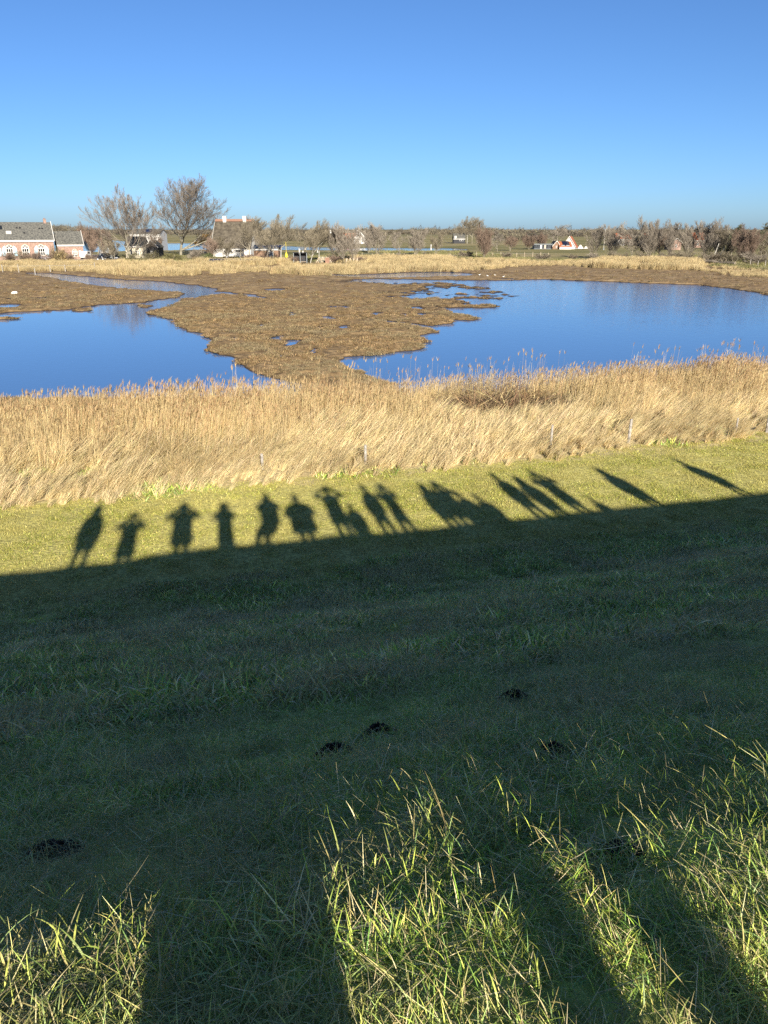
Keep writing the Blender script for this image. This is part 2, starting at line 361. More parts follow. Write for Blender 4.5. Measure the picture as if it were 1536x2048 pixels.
# ------------------------------------------------------------------ grass, reed and sedge (stuff)
def blades(rng, n, rad, L, w, lean, bend, pal, nseg=3, wind=0.0, windj=0.6, tipw=0.12, dome=0.0, twist=0.5):
    """n curved tapering blades; L, w, lean, bend are (low, high); pal = [(weight, rgb, jitter)]"""
    a = rng.rand(n)*2*np.pi; rr = np.sqrt(rng.rand(n))*rad
    bx, by = np.cos(a)*rr, np.sin(a)*rr
    Ln = rng.uniform(*L, n)*(1 - dome*(rr/rad)**2); wd = rng.uniform(*w, n)
    az = np.where(rng.rand(n) < wind, rng.normal(0, windj, n), rng.rand(n)*2*np.pi)
    th0 = rng.uniform(*lean, n); b = rng.uniform(*bend, n)
    tw = az + np.pi/2 + rng.normal(0, twist, n)
    V = np.zeros((n, nseg+1, 2, 3)); px = bx.copy(); py = by.copy(); pz = np.full(n, -0.02)
    for i in range(nseg+1):
        u = i/nseg; ww = wd*(1-(1-tipw)*u**1.6)*0.5*(0.7+0.3*min(1, u*3))
        V[:, i, 0] = np.stack([px-np.cos(tw)*ww, py-np.sin(tw)*ww, pz], -1)
        V[:, i, 1] = np.stack([px+np.cos(tw)*ww, py+np.sin(tw)*ww, pz], -1)
        th = th0 + b*(u+0.5/nseg)
        st_ = Ln/nseg
        px = px+np.sin(th)*np.cos(az)*st_; py = py+np.sin(th)*np.sin(az)*st_; pz = pz+np.cos(th)*st_
    W = np.array([p[0] for p in pal]); W = W/W.sum()
    ci = rng.choice(len(pal), n, p=W); base = np.array([p[1] for p in pal])[ci]; jit = np.array([p[2] for p in pal])[ci]
    c = base*(1+rng.uniform(-1, 1, (n, 1))*jit[:, None])*(1+rng.uniform(-.08, .08, (n, 3)))
    C = np.repeat(np.repeat(c[:, None, None], nseg+1, 1), 2, 2)
    i0 = np.arange(n)[:, None]*(nseg+1)*2 + np.arange(nseg)[None]*2
    F = np.stack([i0, i0+1, i0+3, i0+2], -1).reshape(-1, 4)
    return V.reshape(-1, 3), F, np.clip(C.reshape(-1, 3), 0.003, 1)
def join(parts):
    V, F, C = [], [], []; b = 0
    for v, f, c in parts: V.append(v); F.append(f+b); C.append(c); b += len(v)
    return np.concatenate(V), np.concatenate(F), np.concatenate(C)
def protos(name, m, makers):
    c = bpy.data.collections.new(name)
    for i, parts in enumerate(makers):
        V, F, C = join(parts)
        me = mesh_np(f'{name}_{i:02d}', V, F, C); me.materials.append(m)
        c.objects.link(bpy.data.objects.new(f'{name}_{i:02d}', me))
    return c
def scatter(name, P, rz, sc, coll, label, tilt=None):
    n = len(P); me = bpy.data.meshes.new(name); me.vertices.add(n); me.vertices.foreach_set('co', np.asarray(P, np.float32).ravel())
    rot = np.zeros((n, 3), np.float32); rot[:, 2] = rz
    if tilt is not None: rot[:, 0] = tilt[:, 0]; rot[:, 1] = tilt[:, 1]
    me.attributes.new('rot', 'FLOAT_VECTOR', 'POINT').data.foreach_set('vector', rot.ravel())
    sc = np.asarray(sc, np.float32); sc = sc if sc.ndim == 2 else np.repeat(sc[:, None], 3, 1)
    me.attributes.new('scl', 'FLOAT_VECTOR', 'POINT').data.foreach_set('vector', np.ascontiguousarray(sc).ravel())
    k = len(coll.objects); ix = np.random.RandomState(n).randint(0, k, n).astype(np.int32)
    me.attributes.new('pick', 'INT', 'POINT').data.foreach_set('value', ix)
    o = link(name, me); tag(o, label, kind='stuff')
    ng = bpy.data.node_groups.new(name, 'GeometryNodeTree')
    ng.interface.new_socket('Geometry', in_out='INPUT', socket_type='NodeSocketGeometry')
    ng.interface.new_socket('Geometry', in_out='OUTPUT', socket_type='NodeSocketGeometry')
    N = ng.nodes.new; L = ng.links.new
    gi = N('NodeGroupInput'); go = N('NodeGroupOutput'); ip = N('GeometryNodeInstanceOnPoints'); ci = N('GeometryNodeCollectionInfo')
    ci.inputs['Collection'].default_value = coll; ci.inputs['Separate Children'].default_value = True; ci.inputs['Reset Children'].default_value = True
    def attr(nm, ty):
        a = N('GeometryNodeInputNamedAttribute'); a.data_type = ty; a.inputs['Name'].default_value = nm; return a.outputs[0]
    er = N('FunctionNodeEulerToRotation'); L(attr('rot', 'FLOAT_VECTOR'), er.inputs[0])
    L(gi.outputs[0], ip.inputs['Points']); L(ci.outputs[0], ip.inputs['Instance']); ip.inputs['Pick Instance'].default_value = True
    L(attr('pick', 'INT'), ip.inputs['Instance Index']); L(er.outputs[0], ip.inputs['Rotation']); L(attr('scl', 'FLOAT_VECTOR'), ip.inputs['Scale'])
    L(ip.outputs[0], go.inputs[0])
    md = o.modifiers.new('scatter', 'NODES'); md.node_group = ng
    return o
def poisson(rng, s0, s1, t0, t1, dens):
    n = int((s1-s0)*(t1-t0)*dens); s = rng.uniform(s0, s1, n); t = rng.uniform(t0, t1, n)
    x = s*NV[0]+t*AV[0]; y = s*NV[1]+t*AV[1]
    k = (np.abs(x) < 0.58*np.maximum(y, 0)+1.9+0.06*np.abs(s)) & (y > 0.3)
    return s[k], t[k], x[k], y[k]
rng = np.random.RandomState(11)
MOLES = [(670,1512,.115,.085),(757,1474,.115,.09),(1027,1403,.11,.09),(1102,1514,.085,.08),(1225,1715,.10,.06),(100,1705,.12,.05),(84,1960,.06,.025)]
def on_dike(px, py):                            # where the line of sight meets the dike
    d = ray(px, py); lo, hi = 0.3, 60.0
    for t in np.linspace(0.3, 60, 1200):
        if EYE+d.z*t < float(dike_z(d.x*t, d.y*t)): hi = t; lo = t-0.06; break
    for _ in range(25):
        m_ = (lo+hi)/2
        if EYE+d.z*m_ < float(dike_z(d.x*m_, d.y*m_)): hi = m_
        else: lo = m_
    return Vector((d.x*hi, d.y*hi, float(dike_z(d.x*hi, d.y*hi))))
MOLEW = [(on_dike(a, b), r, h) for a, b, r, h in MOLES]
def off_moles(x, y, f=0.75):
    k = np.ones(len(x), bool)
    for p, r, h in MOLEW: k &= ((x-p.x)**2+(y-p.y)**2) > (r*f)**2
    return k

G1 = (0.28,0.40,0.055); G2 = (0.45,0.51,0.085); G3 = (0.19,0.33,0.055); ST = (0.72,0.61,0.32); OL = (0.58,0.50,0.17); BL = (0.26,0.40,0.12)
M_grass = blade_mat('grass_blade', (0.52,0.42,0.20), 0.6, 0.45, 0.22, 0.5, 0.35, 0.5)
M_meadow = blade_mat('meadow_blade', (0.56,0.47,0.18), 0.5, 0.5, 0.35, 0.6, 0.25, 0.35)
M_straw = blade_mat('straw_blade', (0.56,0.45,0.23), 0.4, 0.5, 0.3, 0.6, 0.25, 0.30)
M_sedge = blade_mat('sedge_blade', (0.25,0.215,0.125), 0.6, 0.14, 0.2, 0.75, 0.15, 0.3)
pal_g = [(5,G1,.3),(4,G2,.3),(3,G3,.3),(2,BL,.3),(1.4,OL,.3),(0.8,ST,.3)]
pal_sl = [(3,G1,.55),(3,G2,.5),(2,G3,.6),(2,BL,.5),(2.5,OL,.45),(2.6,ST,.4)]
pal_t = [(4,G1,.3),(3,G2,.3),(1.5,BL,.3),(2.5,OL,.3),(2.6,ST,.25)]
near = protos('near_grass', M_grass, [[blades(rng, 115, .17, (.03,.11), (.0022,.005), (.1,1.0), (.5,2.4), pal_g, 5, .25), blades(rng, 45, .2, (.05,.14), (.0018,.004), (1.0,1.5), (-.3,.6), [(3,ST,.35),(2,OL,.35)], 3)] for _ in range(6)])
tall = protos('tall_tuft', M_grass, [[blades(rng, 90, .10, (.05,.155), (.002,.0046), (.03,.6), (.3,2.0), pal_t, 5, .3), blades(rng, 60, .14, (.04,.13), (.0016,.0038), (.2,.9), (.4,1.6), [(3,ST,.3),(1,OL,.3)], 4)] for _ in range(6)])
slope = protos('slope_grass', M_grass, [[blades(rng, 70, .24, (.06,.17), (.008,.019), (.2,1.15), (.3,1.4), pal_sl, 3, .3)] for _ in range(6)])
mead = protos('meadow_grass', M_meadow, [[blades(rng, 80, .26, (.05,.11), (.009,.018), (.5,1.35), (.0,.8), [(3,(0.34,0.35,0.06),.3),(3,(0.46,0.43,0.10),.3),(2.5,(0.60,0.52,0.19),.3),(1.5,(0.20,0.26,0.045),.3)], 2, .2)] for _ in range(5)])
# near crest
s, t, x, y = poisson(rng, 0.2, 4.5, -5, 6, 150); k = off_moles(x, y); s, t, x, y = s[k], t[k], x[k], y[k]
scatter('crest_grass', np.stack([x, y, dike_z(x, y)], -1), rng.rand(len(x))*6.28, rng.uniform(.65, 1.15, len(x))*(0.5+1.0*fbm(x, y, 1.4, 3, 71)), near, 'shaded green grass on the crest of the dike')
s, t, x, y = poisson(rng, 0.2, 5.5, -5, 7, 11)
k = (fbm(x, y, 0.9, 3, 77) > 0.52) & off_moles(x, y, 1.3); s, t, x, y = s[k], t[k], x[k], y[k]
scatter('tall_grass', np.stack([x, y, dike_z(x, y)], -1), rng.rand(len(x))*6.28, rng.uniform(.55, 1.05, len(x))*np.clip(1.15-.18*s, .55, 1), tall, 'long grass tufts catching the low sun')
# slope
s, t, x, y = poisson(rng, 4.3, 9, -10, 14, 80); k = off_moles(x, y); s, t, x, y = s[k], t[k], x[k], y[k]
sx_, tx_, xx_, yx_ = poisson(rng, 9, 17.5, -18, 26, 42)
x = np.concatenate([x, xx_]); y = np.concatenate([y, yx_]); s = np.concatenate([s, sx_])
foot = 1 + 0.9*np.exp(-((s-14.9-1.2*(fbm(x, y, 0.3, 2, 5)-.5))/0.7)**2)*(fbm(x, y, 0.7, 2, 19) > .45)
scatter('slope_grass', np.stack([x, y, dike_z(x, y)], -1), rng.rand(len(x))*6.28, rng.uniform(.65, 1.2, len(x))*(0.35+1.2*fbm(x, y, 0.8, 3, 81))*foot, slope, 'green and brown grass on the shaded dike slope')
dry = protos('dry_tuft', M_grass, [[blades(rng, 60, .22, (.06,.18), (.007,.016), (.2,1.1), (.3,1.3), [(4,ST,.3),(3,OL,.35),(1,G2,.3)], 3, .3)] for _ in range(5)])
s, t, x, y = poisson(rng, 7.5, 15.4, -18, 26, 26); k = rng.rand(len(s)) < np.clip((fbm(x, y, .35, 3, 191)-.40)*5, 0, 1)*np.clip((s-7)/5, .1, 1); x, y = x[k], y[k]
scatter('dry_slope_grass', np.stack([x, y, dike_z(x, y)], -1), rng.rand(len(x))*6.28, rng.uniform(.6, 1.25, len(x)), dry, 'dry brownish grass on the lower dike slope')
# meadow
s, t, x, y = poisson(rng, 17.2, 27, -28, 45, 26); k = s < reed_front(t)+0.5; x, y = x[k], y[k]
scatter('meadow_grass', np.stack([x, y, dike_z(x, y)], -1), rng.rand(len(x))*6.28, rng.uniform(.7, 1.25, len(x))*(0.6+0.8*fbm(x, y, 0.8, 3, 91)), mead, 'short yellow green meadow grass at the foot of the dike')
# wind-laid straw and the reed belt
pal_s = [(4,(0.60,0.48,0.25),.2),(3,(0.68,0.56,0.33),.2),(2,(0.46,0.35,0.17),.25),(0.7,(0.28,0.27,0.09),.3)]
BX, BY = 5.3, 36.6                              # where the bramble stands
straw = protos('straw_clump', M_straw, [[blades(rng, 50, .20, (.6,1.5), (.014,.032), (.15,.7), (.35,1.2), pal_s, 5, .95, .4, twist=3.0)] for _ in range(6)])
def reeds(rng, n, hi):
    P = [blades(rng, n, .28, hi, (.010,.017), (.0,.14), (.02,.28), [(4,(0.55,0.42,0.21),.2),(3,(0.44,0.31,0.14),.2),(1.5,(0.62,0.50,0.28),.2)], 4, .7, .8, .4, twist=3.0)]
    P.append(blades(rng, n, .30, (hi[0]*.4, hi[1]*.75), (.012,.022), (.1,.5), (.3,1.2), [(3,(0.52,0.40,0.20),.2),(2,(0.40,0.28,0.12),.2)], 4, .7, .8, twist=3.0))
    for j in range(max(2, n//5)):                # feathery heads
        h = rng.uniform(hi[0], hi[1])*1.04; ox, oy = rng.uniform(-.3, .3, 2)
        v, f, c = blades(rng, 9, .012, (.16,.30), (.012,.026), (.02,.35), (.2,.9), [(2,(0.34,0.22,0.11),.25),(1,(0.48,0.34,0.18),.2)], 3, .8, .5)
        v = v+np.array([ox+.1, oy, h-.12]); P.append((v, f, c))
        v, f, c = blades(rng, 1, .001, (h, h), (.010,.013), (.02,.05), (.02,.06), [(1,(0.5,0.38,0.19),.2)], 3, 1, .2, .6)
        P.append((v+np.array([ox, oy, 0]), f, c))
    return P
reedc = protos('reed_clump', M_straw, [reeds(rng, 16, (1.35,1.95)) for _ in range(6)])
s, t, x, y = poisson(rng, 23.5, 36.6, -38, 62, 13)
rf = reed_front(t); e = (s-rf)
k = (e > 0) & ((e > 1.6) | (rng.rand(len(e)) < 0.35+e*0.4)); k &= ~((fbm(x, y, 0.5, 3, 101) < 0.33) & (e < 7) & (rng.rand(len(e)) < .75))
k &= rng.rand(len(e)) < np.clip(1.25-(e-6)*0.12, .25, 1)
k &= ~((((x-BX)*AV[0]+(y-BY)*AV[1])/4.0)**2+(((x-BX)*NV[0]+(y-BY)*NV[1])/1.8)**2 < 1)
x, y, e = x[k], y[k], e[k]
scatter('straw_grass', np.stack([x, y, dike_z(x, y)], -1), (fbm(x, y, .22, 3, 171)-.5)*4.2+rng.normal(0, .22, len(x)), rng.uniform(.7, 1.15, len(x))*(.5+.05*np.clip(e, 0, 7))*(.55+.9*fbm(x, y, .55, 2, 33)), straw, 'wind-laid straw coloured grass in front of the reeds')
s, t, x, y = poisson(rng, 28, 38.0, -42, 66, 15); e = s-reed_front(t)
k = rng.rand(len(e)) < np.clip((e-3)/6.5, 0, 1)**1.3; k &= s < 37.3+1.6*(vnoise(t, 0*t, .5, 3)-.5)
k &= ~((t > 6) & (t < 24) & (rng.rand(len(e)) < .35))
k &= ~((((x-BX)*AV[0]+(y-BY)*AV[1])/4.3)**2+(((x-BX)*NV[0]+(y-BY+.6)*NV[1])/2.6)**2 < 1)
x, y, e, s = x[k], y[k], e[k], s[k]
hh = (.38+.05*np.clip(e, 0, 9))*(.72+.5*fbm(x, y, .25, 2, 61))
scatter('reed_bed', np.stack([x, y, dike_z(x, y)], -1), rng.normal(0, .5, len(x)), rng.uniform(.8, 1.12, len(x))*hh, reedc, 'golden dry reed bed along the near shore')
tallr = protos('tall_reed', M_straw, [reeds(rng, 4, (1.9,2.5)) for _ in range(5)])
s, t, x, y = poisson(rng, 35.0, 37.6, 2, 40, 1.5); k = fbm(x, y, .4, 2, 181) > .42; x, y = x[k], y[k]
scatter('tall_reed', np.stack([x, y, dike_z(x, y)], -1), rng.normal(0, .6, len(x)), rng.uniform(.7, 1.05, len(x)), tallr, 'sparse tall reed plumes standing against the water')
# green undergrowth showing through the straw
s, t, x, y = poisson(rng, 24, 32, -30, 50, 4); e = s-reed_front(t); k = (e > 0) & (fbm(x, y, 0.5, 3, 101) < 0.40); x, y = x[k], y[k]
scatter('green_undergrowth', np.stack([x, y, dike_z(x, y)], -1), rng.rand(len(x))*6.28, rng.uniform(1.4, 2.6, len(x)), slope, 'green grass showing through the straw')

# marsh sedge
pal_m = [(4,(0.265,0.18,0.086),.25),(3,(0.335,0.235,0.12),.25),(2,(0.16,0.106,0.05),.3),(0.8,(0.18,0.153,0.064),.3)]
sedge = protos('sedge_clump', M_sedge, [[blades(rng, 80, .32, (.14,.30), (.022,.04), (.1,1.0), (.3,1.5), pal_m, 3, .2, .8, .3, dome=.55)] for _ in range(6)])
def marsh_pts(y0, y1, dens, zmin):
    A = (y1-y0)*(y1+y0)*0.60; n = int(A*dens)
    y = np.sqrt(rng.uniform(y0*y0, y1*y1, n)); x = rng.uniform(-0.58, 0.58, n)*y
    z, d = marsh_z(x, y); k = (z > WATER+zmin)
    s, t = st(x, y); k &= s > 36.5
    return x[k], y[k], z[k], d[k]
Q = []
for y0, y1, dens, sc in ((36,62,6.5,1.0),(62,85,4.0,1.15),(85,115,1.5,1.3),(115,170,0.35,1.5)):
    x, y, z, d = marsh_pts(y0, y1, dens, 0.05)
    kk = fbm(x, y, .6, 2, 121) > .36
    x, y, z, d = x[kk], y[kk], z[kk], d[kk]
    edge = 1+0.35*np.exp(-np.clip(-d, 0, 9)/0.5)
    Q.append((np.stack([x, y, z-.02], -1), rng.uniform(.6, 1.15, len(x))*sc*edge*(.6+.8*fbm(x, y, .5, 2, 131))))
P = np.concatenate([q[0] for q in Q]); S = np.concatenate([q[1] for q in Q])
S3 = np.stack([S, S, np.minimum(S, 1.1)*.85], -1)
scatter('marsh_sedge', P, rng.rand(len(P))*6.28, S3, sedge, 'brown sedge hummocks covering the marsh')

# far reed belt
pal_f = [(4,(0.38,0.29,0.145),.25),(3,(0.46,0.37,0.20),.25),(2,(0.25,0.18,0.09),.3)]
farreed = protos('far_reed', M_straw, [[blades(rng, 150, 1.0, (.7,1.5), (.025,.045), (.0,.3), (.1,.7), pal_f, 2, .6, .8, .4, twist=3.0)] for _ in range(4)])
FRONT = [(-200,543),(0,541),(150,541.5),(240,549),(300,552),(420,548),(470,545),(560,547),(640,550),(760,546),(830,543),(900,542),(1000,537),(1060,533),(1130,533),(1200,536),(1300,538),(1390,539),(1480,552),(1560,556),(1800,560)]
BACK = [(-200,530),(0,529),(150,529),(240,527),(330,525),(420,529),(540,528),(640,524),(760,516),(900,517),(1000,522),(1100,527),(1170,526),(1300,522),(1390,526),(1420,532),(1560,542),(1800,546)]
nF = 9000; px = rng.uniform(-120, 1660, nF); f0 = np.interp(px, *zip(*FRONT)); b0 = np.interp(px, *zip(*BACK))
py = b0+(f0-b0)*rng.rand(nF)
pts = np.array([tuple(ground(a, b, -0.15)) for a, b in zip(px, py)])
dens = np.clip(((f0-b0)/14), .3, 1)*np.where(px > 1410, .45, 1)*np.where((px > 930) & (px < 1170), .6, 1)
k = (rng.rand(nF) < dens) & (fbm(pts[:,0], pts[:,1], .06, 3, 141) > .36)
pts = pts[k]; z, d = marsh_z(pts[:,0], pts[:,1]); pts[:,2] = z; k2 = z > WATER+.03; pts = pts[k2]; pxk = px[k][k2]
hs = np.where(pxk < 230, .8, 1.0)*np.where((pxk > 900) & (pxk < 1180), .6, 1)*np.where(pxk > 1400, .5, 1)
scatter('far_reed_belt', pts, rng.normal(0, .6, len(pts)), rng.uniform(.6, 1.1, len(pts))*hs*(.55+.9*fbm(pts[:,0], pts[:,1], .12, 3, 161)), farreed, 'pale golden reed belt along the far shore')
# rough grass on the far bank
pal_b = [(3,(0.16,0.16,0.055),.3),(3,(0.26,0.22,0.10),.3),(2,(0.10,0.12,0.035),.3)]
rough = protos('rough_grass', M_sedge, [[blades(rng, 80, 1.2, (.3,.8), (.06,.12), (.1,.6), (.2,1.0), pal_b, 2, .4, .8, .3)] for _ in range(4)])
nF = 4200; px = rng.uniform(-100, 1640, nF); b0 = np.interp(px, *zip(*BACK)); py = b0-1-rng.rand(nF)**1.4*13
pts = np.array([tuple(ground(a, b, 0)) for a, b in zip(px, py)]); z, d = marsh_z(pts[:,0], pts[:,1]); pts[:,2] = z-.05
kk = (z > -.35) & ~((px > 140) & (px < 245)) & (fbm(pts[:,0], pts[:,1], .05, 2, 151) > .4)
scatter('bank_grass', pts[kk], rng.rand(kk.sum())*6.28, rng.uniform(.6, 1.2, kk.sum())*(1+np.clip(pts[kk][:,1]-260, 0, 300)/300), rough, 'rough grass on the far bank')
# ------------------------------------------------------------------ trees and shrubs
def bark(name, c1, c2):
    return mat(name, c1, 0.9, 0.15, 0.15, 1.2, c2, 0.5, 6.0)
M_bark = bark('pale_bark', (0.15,0.135,0.10), (0.24,0.22,0.165))
M_bark2 = bark('grey_bark', (0.17,0.145,0.105), (0.28,0.25,0.19))
M_birch = bark('white_bark', (0.22,0.20,0.16), (0.40,0.38,0.33))
M_twig = mat('twig', (0.175,0.148,0.115), 0.9, 0.1, 0.2, 0.5, (0.25,0.215,0.17))
M_twig_big = mat('poplar_twig', (0.12,0.10,0.078), 0.9, 0.1, 0.2, 0.5, (0.18,0.15,0.12))
M_twig_red = mat('red_twig', (0.16,0.115,0.085), 0.9, 0.1, 0.2, 0.5, (0.22,0.16,0.12))
M_twig_olive = mat('olive_twig', (0.14,0.118,0.08), 0.9, 0.1, 0.2, 0.5, (0.20,0.17,0.12))
M_twig_orange = mat('orange_twig', (0.38,0.22,0.07), 0.9, 0.1, 0.2, 0.5, (0.46,0.28,0.10))
M_twig_dark = mat('dark_twig', (0.15,0.127,0.092), 0.9, 0.1, 0.2, 0.5, (0.21,0.175,0.13))

def tubes(segs, k):
    if not segs: return np.zeros((0,3)), np.zeros((0,4), int)
    A = np.array([(*s[0], *s[1], s[2], s[3]) for s in segs]); p0, p1, r0, r1 = A[:,:3], A[:,3:6], A[:,6], A[:,7]
    d = p1-p0; d /= np.linalg.norm(d, axis=1, keepdims=True)+1e-9
    ref = np.where(np.abs(d[:,2:3]) > .9, [[1.,0,0]], [[0,0,1.]]); a = np.cross(d, ref); a /= np.linalg.norm(a, axis=1, keepdims=True)+1e-9
    b = np.cross(d, a); th = np.arange(k)*2*np.pi/k
    ring = a[:,None]*np.cos(th)[None,:,None]+b[:,None]*np.sin(th)[None,:,None]
    V = np.concatenate([p0[:,None]+ring*r0[:,None,None], p1[:,None]+ring*r1[:,None,None]], 1)
    i = np.arange(len(A))[:,None]*2*k; j = np.arange(k); jn = (j+1) % k
    F = np.stack([i+j, i+jn, i+k+jn, i+k+j], -1).reshape(-1, 4)
    return V.reshape(-1, 3), F
def grow(seed, H, trunk=.25, r=.02, stems=1, stem_spread=.1, n=(7,6,6,5), ang=(.75,.65,.6,.6), ratio=(.62,.55,.5,.5), trop=(.02,.10,.14,.10),
         jit=(.06,.12,.16,.2), wind=(0,0), start=.2, lean=(0,0), droop=0.0, twig=.016):
    """branching skeleton of a bare tree of height H: segments (p0, p1, r0, r1, level)"""
    rg = random.Random(seed); S = []; up = Vector((0,0,1)); w = Vector((wind[0], wind[1], 0))
    NS = (8, 6, 4, 3, 2); ga = [0.0]
    def br(p, d, L, rad, lev):
        ns = NS[lev]; d = d.copy(); last = lev >= len(n)
        re = max(rad*(.22 if lev == 0 else .3), twig*.55)
        for i in range(ns):
            f = i/ns
            d = d + Vector((rg.gauss(0,1), rg.gauss(0,1), rg.gauss(0,1)))*jit[min(lev,3)] + up*(trop[min(lev,3)]-(droop if lev >= 2 else 0)) + w*(.12+.10*lev)*f
            d.normalize(); q = p+d*(L/ns); ra = rad+(re-rad)*f; rb = rad+(re-rad)*(i+1)/ns
            S.append((p.copy(), q.copy(), max(ra, twig), max(rb, twig*.8), lev)); p = q
            if not last:
                fr = (i+1)/ns
                if fr < (start if lev else trunk): continue
                kids = n[lev]/ns/(1-(start if lev else trunk)*.8)
                kids = int(kids)+(rg.random() < kids-int(kids))
                if i == ns-1: kids += 1
                for _ in range(kids):
                    ga[0] += 2.4; o_ = d.orthogonal().normalized(); o_.rotate(Matrix.Rotation(ga[0]+rg.uniform(-.4,.4) if lev == 0 else rg.random()*6.283, 3, d))
                    an = ang[lev]*rg.uniform(.6, 1.25)*(1 if i < ns-1 else .6)
                    c = (d*math.cos(an)+o_*math.sin(an)).normalized()
                    br(p, c, L*ratio[lev]*rg.uniform(.7, 1.15)*(1.1-.45*fr), rb*rg.uniform(.5, .72), lev+1)
    for k in range(stems):
        a = rg.random()*6.283; sp = stem_spread*(0 if stems == 1 else rg.uniform(.5, 1.2))
        d = Vector((math.cos(a)*sp+lean[0], math.sin(a)*sp+lean[1], 1)).normalized()
        br(Vector((math.cos(a)*r*H*.25, math.sin(a)*r*H*.25, -.1))*(stems > 1), d, H*(.78 if stems == 1 else rg.uniform(.55,.8)), r*H*(1 if stems == 1 else .6), 0)
    top = max(s[1].z for s in S); k = H/top
    return [(a*k, b*k, c, d, l) for a, b, c, d, l in S]
def tree_mesh(name, segs, thick):
    """(trunk mesh, crown mesh)"""
    t = [s for s in segs if s[4] == 0 or (s[4] == 1 and s[2] > thick)]; c = [s for s in segs if not (s[4] == 0 or (s[4] == 1 and s[2] > thick))]
    V, F = tubes(t, 7); tm = mesh_np(name+'_trunk', V, F, smooth=True)
    V, F = tubes(c, 3); cm = mesh_np(name+'_crown', V, F)
    return tm, cm
TREES = {}
def kind(name, mats, thick, ratio_=.75, **kw):
    segs = grow(**kw); q = np.array([s[1] for s in segs]); w = max(np.ptp(np.percentile(q[:,0], (3,97))), np.ptp(np.percentile(q[:,1], (3,97)))); k = ratio_*kw['H']/w
    c = np.array([s[0] for s in segs if s[4] == 0][:1])[0]; f = lambda p: Vector((p.x*k, p.y*k, p.z))
    segs = [(f(a), f(b), c_, d, l) for a, b, c_, d, l in segs]
    tm, cm = tree_mesh(name, segs, thick); tm.materials.append(mats[0]); cm.materials.append(mats[1])
    TREES[name] = (tm, cm, kw['H'])
def plant(name, kd, px, base_y, top_y, label, cat='tree', group=None, Y=None, rz=0.0, wide=1.0, z=None, part=('trunk','crown')):
    tm, cm, H = TREES[kd]
    p = ground(px, base_y, 0) if Y is None else at(px, base_y, Y)
    gz = float(marsh_z(np.array([p.x]), np.array([p.y]))[0][0]) if z is None else z
    h = at(px, top_y, p.y).z-gz; s = h/H
    e = empty(name, (p.x, p.y, gz-.05), rz); e.scale = (s*wide, s*wide, s)
    link(part[0], tm, None, e); link(part[1], cm, None, e)
    tag(e, label, cat, group); return e
fan = dict(trunk=.12, r=.02, n=(13,9,7,6), ang=(1.05,.7,.6,.55), ratio=(.85,.62,.6,.62), trop=(.0,.10,.16,.18), jit=(.05,.08,.10,.10), start=.2, twig=.019)
kind('fan_a', (M_bark, M_twig_big), .12, 1.0, seed=3, H=22, **fan)
kind('fan_b', (M_bark, M_twig_big), .12, .84, seed=8, H=20, **{**fan, 'stems': 3, 'stem_spread': .6, 'lean': (.12,0), 'trunk': .25, 'n': (8,7,6,5)})
vase = dict(trunk=.2, r=.016, n=(12,8,6,5), ang=(.85,.65,.6,.55), ratio=(.62,.6,.6,.62), trop=(.02,.14,.2,.2), jit=(.05,.09,.11,.10), start=.18, twig=.0125)
kind('vase_a', (M_bark2, M_twig), .07, seed=21, H=11, **vase)
kind('vase_b', (M_bark, M_twig_olive), .07, seed=22, H=11, **{**vase, 'stems': 2, 'stem_spread': .3})
kind('vase_c', (M_bark2, M_twig_red), .07, seed=23, H=11, **{**vase, 'stems': 3, 'stem_spread': .35})
kind('wind_a', (M_birch, M_twig_olive), .06, seed=31, H=12, **{**vase, 'wind': (.55,0), 'trunk': .3, 'ang': (.95,.7,.6,.6)})
kind('wind_b', (M_birch, M_twig_olive), .06, seed=32, H=12, **{**vase, 'wind': (.6,.1), 'stems': 2, 'stem_spread': .35, 'ang': (.95,.7,.6,.6)})
kind('wind_c', (M_bark2, M_twig_olive), .06, seed=33, H=12, **{**vase, 'wind': (.4,0), 'trunk': .3})
up_ = dict(trunk=.1, r=.013, n=(13,7,6,5), ang=(.55,.55,.5,.5), ratio=(.58,.56,.58,.62), trop=(.04,.2,.26,.24), jit=(.05,.09,.10,.10), start=.1, twig=.0125)
kind('upright_a', (M_bark2, M_twig), .06, .52, seed=41, H=13, **{**up_, 'stems': 3, 'stem_spread': .28})
kind('upright_b', (M_bark2, M_twig), .06, .52, seed=42, H=13, **{**up_, 'stems': 2, 'stem_spread': .2})
kind('upright_c', (M_bark2, M_twig_red), .06, .6, seed=43, H=12, **{**up_, 'stems': 5, 'stem_spread': .45})
shrub = dict(trunk=.05, r=.012, n=(8,6,6), ang=(.7,.6,.6), ratio=(.62,.6,.62), trop=(.0,.06,.12,.12), start=.1, twig=.011)
kind('shrub_a', (M_bark2, M_twig_olive), .3, 1.15, seed=51, H=4, **{**shrub, 'stems': 9, 'stem_spread': .75})
kind('shrub_b', (M_bark2, M_twig_red), .3, 1.15, seed=52, H=4, **{**shrub, 'stems': 10, 'stem_spread': .6})
kind('shrub_c', (M_bark2, M_twig), .3, 1.15, seed=53, H=4, **{**shrub, 'stems': 9, 'stem_spread': .9})
kind('shrub_d', (M_bark2, M_twig_dark), .3, 1.15, seed=54, H=3, **{**shrub, 'stems': 12, 'stem_spread': .95})
kind('willow', (M_bark2, M_twig_orange), .07, 1.0, seed=61, H=8, **{**vase, 'droop': .22, 'twig': .022})
kind('pollard', (M_bark2, M_twig), .3, .7, seed=71, H=3, trunk=.5, r=.05, n=(14,4), ang=(.7,.5), ratio=(.7,.5), trop=(0,.1,.1,.1), start=.1, twig=.02)
